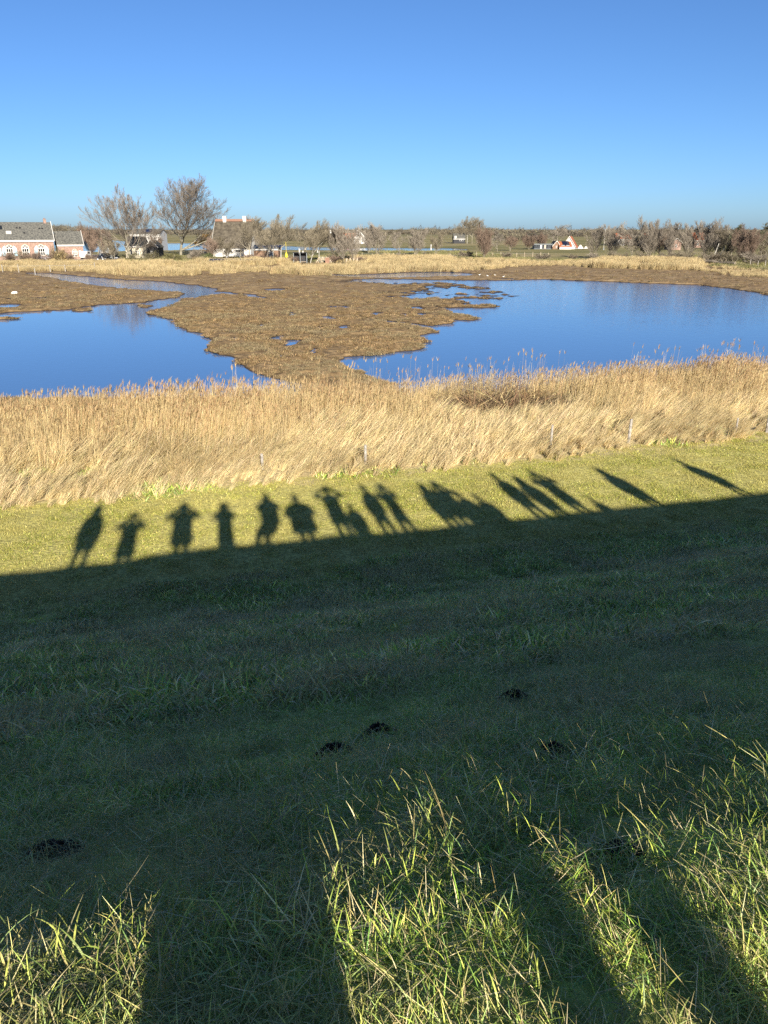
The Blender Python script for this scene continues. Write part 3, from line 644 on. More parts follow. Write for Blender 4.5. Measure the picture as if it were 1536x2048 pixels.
# evergreen: needle masses on upswept boughs
def pine(seed):
    rg = np.random.RandomState(seed); segs = grow(seed, 11, trunk=.35, r=.018, n=(8,6,4), ang=(.9,.6,.6), ratio=(.5,.5,.5), trop=(.02,.06,.08,.05), start=.3, wind=(.5,0), twig=.03)
    tm, cm = tree_mesh('pine', segs, .07)
    tips = np.array([s[1] for s in segs if s[4] >= 2]); k = rg.choice(len(tips), min(420, len(tips)), replace=False)
    P = []
    for p in tips[k]:
        v, f, c = blades(rg, 12, .12, (.35,.8), (.05,.10), (.2,1.5), (.0,.4), [(2,(0.035,0.05,0.03),.3),(1,(0.06,0.075,0.04),.3)], 1, .3)
        P.append((v+p, f, c))
    V, F, C = join(P); fm = mesh_np('pine_needles', V, F, C); fm.materials.append(M_sedge); tm.materials.append(M_bark2)
    return tm, fm, 11
TREES['pine'] = pine(81)
# dense rounded evergreen bush of small leaves
def leafy(seed, n, pal, dims, lsz, flat=.75):
    rg = np.random.RandomState(seed); c = rg.normal(0, 1, (n, 3)); c /= np.linalg.norm(c, axis=1, keepdims=True)
    lob = 1+.22*np.sin(c[:,0]*5+seed)*np.cos(c[:,1]*4)+.16*np.sin(c[:,2]*7+c[:,0]*6)+.1*rg.normal(0, 1, n)
    p = c*lob[:,None]*(.55+.45*rg.rand(n,1)**.4); p[:,2] = np.abs(p[:,2])*1.0
    P = []
    b, f, col = blades(rg, n, .001, (lsz*.7, lsz*1.3), (lsz*.35, lsz*.6), (.2,1.9), (.0,.5), pal, 1, .1)
    p = p*np.array(dims); b = b.reshape(n, -1, 3)+p[:,None]
    return b.reshape(-1, 3), f, col
def bush(name, px, base_y, wpx, top_y, pal, label, cat='bush', group=None, Y=None, depth=1.0, n=2600, lsz=.22, seed=1):
    p = ground(px, base_y, 0) if Y is None else at(px, base_y, Y); gz = float(marsh_z(np.array([p.x]), np.array([p.y]))[0][0])
    w = abs(at(px+wpx/2, base_y, p.y).x-p.x); h = at(px, top_y, p.y).z-gz
    V, F, C = leafy(seed, n, pal, (w*.8, w*.8*depth, h*.82), lsz)
    e = empty(name, (p.x, p.y, gz))
    me = mesh_np('foliage', V, F, C); me.materials.append(M_sedge); link('foliage', me, None, e)
    segs = grow(seed+900, h*.8, stems=5, stem_spread=.6, **{**shrub, 'n': (5,4)}); v, f = tubes(segs, 3)
    sm = mesh_np('stem', v, f); sm.materials.append(M_twig_dark); link('stem', sm, None, e)
    tag(e, label, cat, group); return e

# the two tall poplars by the farm
plant('poplar_tree', 'fan_a', 362, 511, 343, 'tallest bare tree, broad fan crown on a pale trunk, right of the farm', rz=3.6, wide=1.0)
plant('poplar_tree', 'fan_b', 262, 520, 362, 'large bare tree with slanting stems just left of the tallest tree', rz=0.0, wide=.88)
# by the farm
plant('red_willow_tree', 'upright_c', 184, 516, 440, 'reddish twiggy bare tree at the right end of the brick annex', rz=1, wide=.8)
plant('red_willow_tree', 'vase_c', 206, 518, 452, 'reddish bare tree standing over the dark parked car', rz=2, wide=.85)
plant('bare_tree', 'vase_b', 228, 521, 470, 'olive bare tree crowding the left side of the slanting big tree', rz=.3, wide=1.0)
plant('willow_tree', 'willow', 408, 507, 463, 'orange-tinged willow left of the thatched house', rz=.6, wide=.95)
plant('bare_tree', 'upright_c', 315, 505, 468, 'reddish bare tree behind the small black gabled shed', rz=.2)
plant('bare_tree', 'vase_b', 455, 522, 470, 'low olive bare tree in front of the thatched house', rz=1.2, wide=1.2)
plant('bare_tree', 'vase_c', 432, 520, 472, 'bare tree before the white gable of the thatched house', rz=2.5, wide=1.1)
plant('bare_tree', 'vase_a', 482, 519, 464, 'bare tree over the white van', rz=4.0, wide=1.15)
rows = [('wind_c',500,521,430,0.1,.9),('upright_b',515,512,428,.9,.9),('wind_b',532,523,432,0.0,.75),('wind_a',562,527,426,0.05,.95),('wind_c',548,524,440,.3,.7),('wind_b',620,527,434,0.1,1.0),('wind_a',638,525,440,-.1,.8),
        ('upright_b',668,525,444,1.0,.8),('upright_a',688,526,440,.4,.8),('upright_a',706,526,446,2.0,.75)]
lab = ['first of the row of bare trees right of the thatched house','tall thin bare tree behind the low dark shed','pale two-stemmed bare tree in front of the low dark shed','white-trunked windswept bare tree left of the yellow buoy',
       'slim bare tree beside the white shed door','widest windswept bare tree, right of the yellow buoy','windswept bare tree above the log pile','slim upright bare tree right of the log pile','bare tree with several stems beside the tree stumps','last bare tree of the garden row, left of the white gabled house']
for (k_, x, b, t_, rz, wd), l in zip(rows, lab): plant('bare_tree', k_, x, b, t_, l, group='bare garden trees', rz=rz, wide=wd)
plant('bare_tree', 'upright_b', 755, 514, 441, 'upright bare tree just right of the white gabled house', rz=.5, wide=.95)
plant('bare_tree', 'upright_a', 737, 506, 454, 'dark bare tree at the right edge of the white gabled house', rz=1.9, wide=.9)
plant('bare_tree', 'vase_a', 800, 512, 462, 'low bare tree on the bank left of the small canal buoy', rz=.3)
plant('bare_tree', 'upright_a', 831, 512, 453, 'broad bushy bare tree in front of the canal', rz=2.7, wide=1.15)
plant('bare_tree', 'vase_b', 872, 511, 460, 'bare tree on the canal bank left of the dark far house', rz=4.1, wide=1.0)
plant('pollard_willow', 'pollard', 797, 517, 501, 'left of the two small pollard willows on the bank', group='pollard willows', rz=0)
plant('pollard_willow', 'pollard', 849, 517, 501, 'right of the two small pollard willows on the bank', group='pollard willows', rz=1.7)
plant('bare_tree', 'upright_c', 968, 518, 446, 'dense reddish bare tree in the middle of the far bank', rz=.8, wide=.85)
for i, (x, t_, l) in enumerate([(922,437,'leftmost of the windswept trees beside the dark far house'),(934,431,'tall middle one of the windswept trees by the dark far house'),(944,432,'third of the windswept trees by the dark far house'),(954,436,'rightmost of the windswept trees by the dark far house')]):
    plant('windswept_tree', ('wind_c','wind_a','wind_c','wind_b')[i], x, 487, t_, l, group='windswept trees by the far house', Y=480, rz=.2*i, wide=.85)
for x, b, t_, k_, wd, l in [(1115,497,448,'vase_a',1.1,'round-crowned bare tree behind the orange-roofed house'),(1082,498,462,'upright_c',1.2,'reddish bare tree left of the orange-roofed house'),(1058,499,466,'upright_c',1.3,'reddish bare tree at the end of the greenhouse'),
                            (1020,502,470,'vase_c',1.2,'reddish bare tree on the far field behind the fence'),(995,503,468,'vase_a',1.2,'bare tree on the far field right of the dense reddish tree')]:
    plant('bare_tree', k_, x, b, t_, l, wide=wd, rz=x*.1)
R_ = [(1187,517,447,'upright_b',.95,'bare tree just right of the orange-roofed house'),(1222,518,440,'upright_a',.85,'bushy upright bare tree beside the flag pole'),(1262,520,452,'vase_a',.9,'bare tree in front of the brick-red far roof'),
      (1300,521,428,'upright_a',.95,'tallest bare tree of the right-hand wood'),(1344,522,435,'upright_b',.9,'slim bare tree left of the small white-edged gable'),(1371,522,437,'upright_a',.8,'bare tree right of the small white-edged gable'),
      (1411,523,432,'upright_a',.95,'tall bare tree in front of the last orange roof'),(1438,524,440,'upright_b',.8,'slim bare tree right of the last orange roof'),(1488,527,444,'upright_c',1.0,'reddish bare tree near the right edge'),
      (1322,519,452,'vase_c',1.1,'low reddish bare tree right of the tallest one in the wood'),(1455,524,458,'vase_b',1.2,'low olive bare tree left of the reddish one at the right edge'),(1520,526,462,'vase_b',1.3,'bare tree at the very right edge'),(1281,519,462,'vase_b',1.1,'low olive bare tree at the left end of the wood')]
for x, b, t_, k_, wd, l in R_: plant('bare_tree', k_, x, b, t_, l, group='bare trees of the right-hand wood', wide=wd, rz=x*.13)
plant('pine_tree', 'pine', 1462, 515, 449, 'dark windswept pine behind the wood', part=('trunk','needles'), wide=1.2)
plant('pine_tree', 'pine', 1522, 516, 446, 'dark windswept pine at the right edge of the wood', part=('trunk','needles'), wide=1.3, rz=.7)

# shrubs
SH = [('shrub_b',22,527,497,1.2,'reddish shrub under the left farmhouse window'),('shrub_a',50,527,500,1.2,'olive shrub below the middle farmhouse window'),('shrub_b',70,527,497,1.1,'reddish shrub beside the grey covered boat'),
      ('shrub_b',103,526,499,1.2,'coppiced shrub in front of the round green bush'),('shrub_b',141,526,502,1.2,'reddish shrub under the annex window'),('shrub_b',180,524,503,1.0,'small round shrub beside the driveway'),
      ('shrub_c',386,520,494,1.3,'brown shrub at the right end of the hedge'),('shrub_b',500,524,503,1.4,'reddish shrub behind the solar panels'),('shrub_b',525,526,506,1.3,'red-brown shrub at the end of the solar panels'),('shrub_b',588,527,508,1.4,'rust coloured shrub under the yellow buoy'),
      ('shrub_b',668,526,506,1.3,'brown shrub behind the log pile'),('shrub_b',720,526,509,1.2,'reddish shrub at the end of the garden'),('shrub_d',930,516,500,1.5,'dark low shrub on the canal bank'),('shrub_c',905,517,505,1.2,'brown low shrub left of the dense reddish tree'),
      ('shrub_d',1013,516,502,1.4,'dark shrub behind the far fence'),('shrub_d',1083,521,505,1.6,'dark thorny shrub on the green bank'),('shrub_d',1146,520,507,1.3,'dark shrub below the orange-roofed house'),
      ('shrub_c',1195,522,503,1.8,'brown undergrowth at the left end of the wood'),('shrub_a',1240,523,500,1.8,'olive undergrowth below the far red roof'),('shrub_a',1290,524,500,1.6,'olive undergrowth under the tallest bare tree'),('shrub_d',1335,524,502,1.6,'dark undergrowth in the middle of the wood'),
      ('shrub_a',1375,525,500,1.6,'olive undergrowth right of the small white-edged gable'),('shrub_d',1420,526,502,1.6,'dark undergrowth around the pale leaning trunks'),('shrub_a',1462,527,500,1.6,'olive undergrowth before the pine'),('shrub_c',1515,528,498,1.7,'brown undergrowth at the right edge')]
for k_, x, b, t_, wd, l in SH: plant('shrub', k_, x, b, t_, l, 'shrub', 'bare shrubs', rz=x*.37, wide=wd, part=('stem','twigs'))
GREEN = [(3,(0.07,0.09,0.03),.3),(2,(0.10,0.12,0.04),.3),(1,(0.05,0.065,0.03),.3)]
OLIVE = [(3,(0.13,0.125,0.05),.3),(2,(0.18,0.16,0.07),.3),(2,(0.08,0.08,0.035),.3)]
STRAWP = [(3,(0.42,0.32,0.15),.3),(2,(0.30,0.20,0.09),.3),(1,(0.18,0.13,0.06),.3)]
bush('round_bush', 112, 522, 36, 487, GREEN, 'round dark green bush at the corner of the farmhouse', seed=3)
bush('ornamental_grass', 122, 526, 44, 498, STRAWP, 'straw coloured grass clump in front of the round green bush', seed=5, n=2200, lsz=.5)
for i, (x, w_, t_, l) in enumerate([(268,44,503,'left section of the clipped olive hedge'),(305,50,501,'middle section of the clipped olive hedge, before the black shed'),(345,52,503,'right section of the clipped olive hedge, under the tallest tree')]):
    bush('hedge', x, 524, w_, t_, OLIVE, l, 'hedge', 'clipped hedge sections', seed=11+i, n=3600, depth=.35)
bush('evergreen_bush', 418, 522, 34, 505, GREEN, 'dark green bush left of the solar panels', seed=21)
# bramble thicket in the near reeds
tm, cm, H = TREES['shrub_b']
def bramble():
    e = empty('bramble_thicket', (BX, BY, float(dike_z(BX, BY))), AX)
    rg = np.random.RandomState(77); P = []
    v, f, col = blades(rg, 2600, 1.0, (.5,1.15), (.012,.022), (.3,1.3), (.6,2.0), [(3,(0.17,0.10,0.055),.3),(3,(0.25,0.16,0.08),.3),(2,(0.11,0.065,0.04),.3),(1,(0.40,0.30,0.15),.3)], 5, .3, .8, .4, dome=.55)
    v = v*np.array([3.9, 1.5, 2.1]); me = mesh_np('stem', v, f, col); me.materials.append(M_sedge); link('stem', me, None, e)
    rr = np.random.RandomState(79); n = 5200; a = rr.rand(n)*6.283; q = np.sqrt(rr.rand(n)); hgt = (1-q**2*.75)*(.6+.4*rr.rand(n))*1.95
    b, f, col = blades(rr, n, .001, (.03,.07), (.025,.05), (.2,1.9), (0,.4), [(3,(0.13,0.075,0.045),.35),(2,(0.20,0.13,0.07),.35),(1,(0.10,0.09,0.035),.3)], 1)
    b = b.reshape(n, -1, 3)+np.stack([np.cos(a)*q*3.9, np.sin(a)*q*1.5, hgt], -1)[:,None]
    me = mesh_np('leaf_mass', b.reshape(-1,3), f, col); me.materials.append(M_sedge); o = link('leaf_mass', me, None, e); o['kind'] = 'stuff'
    tag(e, 'dark brown bramble thicket in the near reeds', 'bramble')
bramble()
# woods on the horizon: one mass
def scrub(seed, pal): 
    rg = np.random.RandomState(seed); V, F, C = leafy(seed, 420, pal, (5.5,5.5,6.5), 1.3); return [(V, F, C)]
PW = [(3,(0.115,0.10,0.08),.25),(2,(0.145,0.12,0.095),.25),(2,(0.085,0.082,0.068),.3)]
wood = protos('wood_mass', M_sedge, [scrub(i, PW) for i in range(4)])
W = []
for x0, x1, b0, t0, n_ in ((-60,170,461.5,452,90),(170,520,470,461,130),(480,760,476,462,130),(640,1010,470,461,170),(560,760,482,470,40),(960,1200,473,462,150),(1000,1090,480,466,50),(1160,1600,474,461,200),(1230,1600,490,472,110),(820,1000,468,458,80)):
    for _ in range(n_):
        x = rng.uniform(x0, x1); b = b0+rng.normal(0, .7); p = ground(x, max(b, 460.6), 0)
        h = at(x, t0+rng.normal(0, (b0-t0)*.16), p.y).z; W.append((p.x, p.y, 0, max(h, 2.5)/6.5))
W = np.array(W)
S3 = np.stack([np.clip(W[:,3], .6, 2.5)*1.5, np.clip(W[:,3], .6, 2.5), W[:,3]], -1)
scatter('distant_woodland', W[:,:3], rng.rand(len(W))*6.28*0, S3, wood, 'brown woods and hedgerows along the horizon')
# ------------------------------------------------------------------ buildings and the things around them
M_brick = mat('brick', (0.20,0.125,0.095), .9, .2, .12, 2.5, (0.28,0.19,0.15), .5, 14)
M_slate = mat('slate_roof', (0.065,0.064,0.06), .85, .15, .25, 3.0, (0.13,0.125,0.105), .6, 8)
M_white = mat('white_paint', (0.46,0.44,0.40), .6, .3, .06, 3)
M_cream = mat('cream_wall', (0.42,0.37,0.28), .85, .2, .1, 2)
M_blue = mat('pale_blue_paint', (0.26,0.38,0.42), .6, .3, .1, 5)
M_glass = mat('window_glass', (0.015,0.018,0.022), .08, .5, .1, 3)
M_black = mat('black_boards', (0.018,0.018,0.02), .7, .3, .2, 4)
M_grey = mat('grey_boards', (0.11,0.12,0.13), .7, .3, .2, 4)
M_thatchr = mat('thatch_roof', (0.06,0.05,0.038), .95, .1, .25, 1.2, (0.10,0.085,0.062), .8, 10)
M_ridge = mat('ridge_tile', (0.19,0.105,0.07), .8, .2, .1, 4)
M_orange = mat('orange_tile', (0.27,0.08,0.037), .8, .2, .2, 1.5, (0.35,0.12,0.055), .5, 8)
M_panel = mat('solar_cell', (0.012,0.014,0.028), .15, .5, .1, 2)
M_alu = mat('aluminium', (0.55,0.56,0.58), .4, .5, .05, 3, metal=.7)
M_tarp = mat('grey_tarp', (0.36,0.34,0.36), .7, .3, .2, 3, (0.5,0.48,0.5), .5, 5)
M_rubber = mat('rubber', (0.02,0.02,0.02), .8, .3, .1, 5)
M_darkcar = mat('dark_car_paint', (0.012,0.014,0.02), .25, .5, .1, 2)
M_carglass = mat('car_glass', (0.02,0.025,0.03), .06, .5, .1, 2)
M_greyp = mat('grey_plastic', (0.15,0.165,0.165), .6, .3, .1, 3)
M_wood = mat('raw_timber', (0.30,0.23,0.155), .85, .2, .25, 4, (0.40,0.33,0.24))
M_brown = mat('brown_boards', (0.16,0.10,0.065), .85, .2, .25, 4)
M_yellow = mat('yellow_plastic', (0.80,0.62,0.03), .45, .4, .05, 4)
M_pave = mat('gravel_yard', (0.27,0.23,0.18), .95, .1, .2, 1.5, (0.35,0.31,0.25), .5, 12)

M_post = mat('weathered_wood', (0.20,0.18,0.15), 0.9, 0.15, 0.3, 6.0, (0.34,0.31,0.27), 0.7, 30)
class House:
    """local frame: x along the front (0..W), y depth (0 front), z up; front faces local -y"""
    def __init__(s, name, loc, rz, label, cat, group=None):
        s.e = empty(name, loc, rz); tag(s.e, label, cat, group)
    def walls(s, W, D, ez, rz_, m, ax='x', z0=-.4, name='wall'):
        if ax == 'x':      # ridge along x
            MB().extrx([(0,z0),(D,z0),(D,ez),(D/2,rz_-.15),(0,ez)], 0, W).build(name, m, s.e)
        else:
            MB().extr([(0,z0),(W,z0),(W,ez),(W/2,rz_-.15),(0,ez)], 0, D).build(name, m, s.e)
    def roof(s, W, D, ez, rz_, m, ax='x', over=.35, th=.18, name='roof', x0=0, y0=0):
        if ax == 'x':
            k = (rz_-ez)/(D/2); a = ez-over*k
            MB().extrx([(y0-over,a),(y0+D/2,rz_),(y0+D+over,a),(y0+D+over,a+th),(y0+D/2,rz_+th*1.2),(y0-over,a+th)], x0-over*.6, x0+W+over*.6).build(name, m, s.e)
        else:
            k = (rz_-ez)/(W/2); a = ez-over*k
            MB().extr([(x0-over,a),(x0+W/2,rz_),(x0+W+over,a),(x0+W+over,a+th),(x0+W/2,rz_+th*1.2),(x0-over,a+th)], y0-over*.6, y0+D+over*.6).build(name, m, s.e)
    def box(s, name, m, *b, parent=None, bevel=0): return MB().box(*b).build(name, m, parent or s.e, bevel)
    def window(s, x0, x1, z0, z1, y=0.0, nx=2, nz=2, frame=None):
        f = s.box('window', frame or M_white, x0, x1, y-.06, y+.05, z0, z1)
        w = (x1-x0)/nx; h = (z1-z0)/nz; g = min(.09, w*.18)
        for i in range(nx):
            for j in range(nz): MB().box(x0+i*w+g, x0+(i+1)*w-g, y-.075, y-.062, z0+j*h+g, z0+(j+1)*h-g).build('pane', M_glass, f)
        return f
    def arch_window(s, xc, w, z0, z1, y=0.0, shutters=True, surround=True):
        r = w/2; n = 10; zs = z1-r
        def arch(R_, zb, zc): return [(xc-R_, zb), (xc+R_, zb)]+[(xc+R_*math.cos(math.pi*i/n), zc+R_*math.sin(math.pi*i/n)) for i in range(n+1)]
        if surround: MB().extr(arch(r+.16, z0-.15, zs), y-.03, y+.05).build('arch_surround', M_ridgeb, s.e)
        f = MB().extr(arch(r, z0, zs), y-.08, y+.04).build('window', M_white, s.e)
        for i in range(3):                       # square lights
            for j in range(2):
                x0 = xc-r+.12+i*(w-.16)/3; za = z0+.12+j*(zs-z0-.1)/2
                MB().box(x0, x0+(w-.16)/3-.13, y-.10, y-.082, za, za+(zs-z0-.1)/2-.14).build('pane', M_glass, f)
        for k in range(3):                       # fan light
            a0 = math.pi*(k+.12)/3; a1 = math.pi*(k+.88)/3; q = r*.84
            P = [(xc+.16*math.cos((a0+a1)/2), zs+.10+.1*math.sin((a0+a1)/2))]+[(xc+q*math.cos(a0+(a1-a0)*i/4), zs+.06+q*math.sin(a0+(a1-a0)*i/4)) for i in range(5)]
            MB().extr(P, y-.10, y-.082).build('pane', M_glass, f)
        if shutters:
            for sd in (-1, 1):
                xa = xc+sd*(r+.12); xb = xc+sd*(r*2+.05)
                P = [(xa, z0-.05), (xb, z0-.05), (xb, zs-.1), (xb+(xa-xb)*.5, z1-.35), (xa, z1-.1)]
                MB().extr(P if sd > 0 else P[::-1], y-.17, y-.10).build('shutter', M_blue, s.e)
    def chimney(s, x, y, w, z0, z1, m, pots=0):
        c = s.box('chimney', m, x-w/2, x+w/2, y-w/2, y+w/2, z0, z1); MB().box(x-w/2-.06, x+w/2+.06, y-w/2-.06, y+w/2+.06, z1-.18, z1+.02).build('cap', m, c)
        for i in range(pots): MB().tube((x+(i-.5)*w*.45,y,z1), (x+(i-.5)*w*.45,y,z1+.4), .11, .09).build('chimney_pot', M_ridge, c)
M_ridgeb = mat('pale_brick', (0.40,0.29,0.22), .9, .2, .1, 6)
Pm = 1/(ray(768,458).y/FPX)      # pixels per metre times distance, near the horizon
# --- brick farmhouse
Yf = 222.0; A = at(106, 478, Yf); rot = R(26)
W = 24.0; ux_ = Vector((math.cos(rot), math.sin(rot), 0))
o0 = Vector((A.x, A.y, 0))-ux_*W
ez = at(106, 479, Yf).z; rzz = at(102, 446, Yf+4).z
h = House('brick_farmhouse', o0, rot, 'long pink brick farmhouse with grey roof and arched windows at the left edge', 'house')
D = 9.0
h.walls(W, D, ez, rzz, M_brick); h.roof(W, D, ez, rzz, M_slate, over=.3)
h.box('gutter', M_white, -.1, W+.15, -.42, -.28, ez-.55, ez-.12)
k = (rzz-ez)/(D/2)
MB().extrx([(-.36,ez-.32),(D/2,rzz+.16),(D/2,rzz+.46),(-.36,ez-.02)], W+.2, W+.34).build('bargeboard', M_white, h.e)
h.chimney(W-1.2, D/2, .7, rzz-.5, rzz+.9, M_brick, 2)
pxm = lambda px: W-(106-px)*(W/165.0)/1.0   # pixel to metre along the front
def fx(px): # local x of a pixel column on the front plane
    d = ray(px, 480); n_ = Vector((-math.sin(rot), math.cos(rot), 0)); t = (o0.dot(n_))/(d.dot(n_)); q = d*t
    return (Vector((q.x, q.y, 0))-o0).dot(ux_)
for px, sh in ((16,True),(48,False),(80,True),(-16,True),(-48,False)):
    if fx(px) > 1.2: h.arch_window(fx(px), 1.75, 1.25, 4.0, shutters=sh)
def on_roof(x, f, w, l, m, name, lift=.30):
    z = ez+(rzz-ez)*f; y = D/2*f; ca = math.atan2(rzz-ez, D/2)
    c, s_ = math.cos(ca), math.sin(ca); P = []
    for dz in (0.02, lift):
        for (dx, dl) in ((-w/2,-l/2),(w/2,-l/2),(w/2,l/2),(-w/2,l/2)): P.append((x+dx, y+dl*c-dz*s_, z+dl*s_+dz*c+.05))
    return MB().poly(P, [(3,2,1,0),(4,5,6,7),(0,1,5,4),(1,2,6,5),(2,3,7,6),(3,0,4,7)]).build(name, m, h.e)
for px, f, w, l, m in ((3,.68,1.3,1.3,M_glass),(20,.38,1.3,.9,M_white),(38,.66,.45,.3,M_black),(44,.66,.45,.3,M_black),(83,.62,.45,.3,M_black),(89,.62,.45,.3,M_black),(51,.36,.45,.35,M_black)): on_roof(fx(px), f, w, l, m, 'skylight')
# --- annex
o1 = Vector((A.x, A.y, 0))+ux_*.9+Vector((-math.sin(rot), math.cos(rot), 0))*.8; W2 = 6.6
h2 = House('brick_annex', o1, rot, 'small brick annex with grey roof at the right end of the farmhouse', 'house')
e2 = at(130, 489, Yf).z; r2 = at(130, 464, Yf+3).z
h2.walls(W2, 6.5, e2, r2, M_brick); h2.roof(W2, 6.5, e2, r2, M_slate, over=.3); h2.box('gutter', M_white, -.1, W2+.1, -.42, -.28, e2-.5, e2-.1)
MB().extrx([(-.36,e2-.32),(3.25,r2+.14),(3.25,r2+.42),(-.36,e2-.04)], W2+.2, W2+.32).build('bargeboard', M_white, h2.e)
h2.arch_window(4.3, 1.2, .8, 2.7, shutters=False); h2.box('shutter', M_blue, 5.35, 5.9, -.12, -.04, .8, 2.4)
# --- gravel yard
def sheet(name, pts, z, m, label):
    me = bpy.data.meshes.new(name); P = [ground(a, b, z) for a, b in pts]; me.from_pydata([tuple(p) for p in P], [], [tuple(range(len(P)))]); me.update()
    o = link(name, me, m); tag(o, label, kind='structure'); return o
sheet('driveway', [(145,526),(245,526),(250,517),(200,509),(160,509),(150,517)], .14, M_pave, 'pale gravel driveway beside the farm')
# --- shed with blue-grey steep gable, its pale barge board, at 208
def gable_shed(name, px0, px1, ridge, eave, base, Y, m, rm, label, board=M_white, depth=6, cat='shed', trim=True, rz=0.0, wmat=None, windows=()):
    a = at(px0, base, Y); b = at(px1, base, Y); W_ = b.x-a.x
    hh = House(name, (a.x, Y, 0), rz, label, cat); E_ = at((px0+px1)/2, eave, Y).z; R__ = at((px0+px1)/2, ridge, Y).z
    hh.walls(W_, depth, E_, R__, m, 'y'); hh.roof(W_, depth, E_, R__, rm, 'y', over=.25)
    if trim:
        t_ = max(.22, W_*.05)
        MB().extr([(-.3,E_-.28),(W_/2,R__+.1),(W_+.3,E_-.28),(W_+.3,E_-.28+t_),(W_/2,R__+.1+t_*1.3),(-.3,E_-.28+t_)], -.45, -.2).build('bargeboard', board, hh.e)
    for x0, x1, z0, z1 in windows: hh.window(x0*W_, x1*W_, z0, z1)
    return hh, W_, E_, R__
gable_shed('steep_shed', 200, 222, 473, 506, 516, 232, M_grey, M_slate, 'small steep grey shed with pale barge boards behind the parked car', M_cream, windows=((.3,.7,.8,1.9),))
hh, W_, E_, R__ = gable_shed('black_gable_shed', 292, 317, 482, 494, 512, 240, M_black, M_slate, 'black gabled shed with white barge boards behind the hedge', windows=((.4,.6,.7,1.9),))
# cottage with grey roof left of the black shed
def eave_house(name, px0, px1, ridge, eave, base, Y, m, rm, label, depth=7, rz=0.0, cat='house', windows=(), fascia=True):
    a = at(px0, base, Y); b = at(px1, base, Y); W_ = b.x-a.x
    hh = House(name, (a.x, Y, 0), rz, label, cat); E_ = at((px0+px1)/2, eave, Y).z; R__ = at((px0+px1)/2, ridge, Y+depth/2).z
    hh.walls(W_, depth, E_, R__, m); hh.roof(W_, depth, E_, R__, rm, over=.3)
    if fascia: hh.box('gutter', M_white, -.1, W_+.1, -.42, -.30, E_-.48, E_-.2)
    for x0, x1, z0, z1 in windows: hh.window(x0*W_, x1*W_, z0, z1)
    return hh, W_, E_, R__
eave_house('grey_cottage', 252, 286, 474, 491, 512, 236, M_cream, M_slate, 'cream cottage with grey roof behind the slanting big tree', windows=((.2,.4,.9,2.1),(.6,.8,.9,2.1)))
hh, W_, E_, R__ = eave_house('white_barn', 262, 322, 459, 468, 486, 330, M_white, M_slate, 'white barn with solar panels on its roof behind the cottage', depth=10, windows=((.3,.45,1,2.4),))
MB().extrx([(.4,E_+.3*2*(R__-E_)/10+.5),(3.8,E_+3.6*2*(R__-E_)/10+.45),(3.8,E_+3.6*2*(R__-E_)/10+.60),(.4,E_+.3*2*(R__-E_)/10+.65)], W_*.35, W_*.68).build('solar_panel', M_panel, hh.e)
# --- thatched house
Yt = 250; a = at(426, 505, Yt); b = at(503, 505, Yt); W3 = b.x-a.x
ht = House('thatched_house', (a.x, Yt, 0), R(-6), 'big thatched house with an orange ridge and two white chimneys', 'house')
E3 = at(460, 492, Yt).z; R3 = at(460, 444.5, Yt+5).z; D3 = 11
ht.walls(W3, D3, E3, R3, M_white)
ht.roof(W3, D3, E3, R3, M_thatchr, over=.5, th=.55)
MB().extrx([(D3/2-.55,R3+.25),(D3/2,R3+.75),(D3/2+.55,R3+.25),(D3/2,R3+.95)], -.3, W3+.3).build('ridge', M_ridge, ht.e)
MB().extrx([(0.1,E3+.2),(D3/2,R3-.1),(D3/2,E3-1.5),(0.1,E3-1.5)], -.62, -.55).build('gable_wall', M_white, ht.e)
for px in (444, 485):
    x = (px-426)/(503-426)*W3; ht.chimney(x, D3/2, 1.05, R3-.6, R3+1.75, M_white)
ht.window(W3*.62, W3*.75, .6, 2.0, -.02)
# --- low dark shed with solar roof
hd, Wd, Ed, Rd_ = eave_house('dark_shed', 508, 557, 491, 497, 514, 233, M_brown, M_grey, 'low brown shed with solar panels on the roof among the garden trees', depth=6, cat='shed')
hd.box('door', M_white, Wd*.62, Wd*.70, -.08, .03, 0, 2.2); hd.box('door', M_white, Wd*.73, Wd*.79, -.08, .03, 0, 2.2); hd.box('pane', M_glass, Wd*.64, Wd*.68, -.1, -.085, 1.0, 1.9)
for i in range(6):
    k_ = (Rd_-Ed)/3; x0 = Wd*.30+i*1.05
    MB().extrx([(.1,Ed+.1*k_+.30),(2.2,Ed+2.2*k_+.30),(2.2,Ed+2.2*k_+.36),(.1,Ed+.1*k_+.36)], x0, x0+1.0).build('solar_panel', M_panel, hd.e)
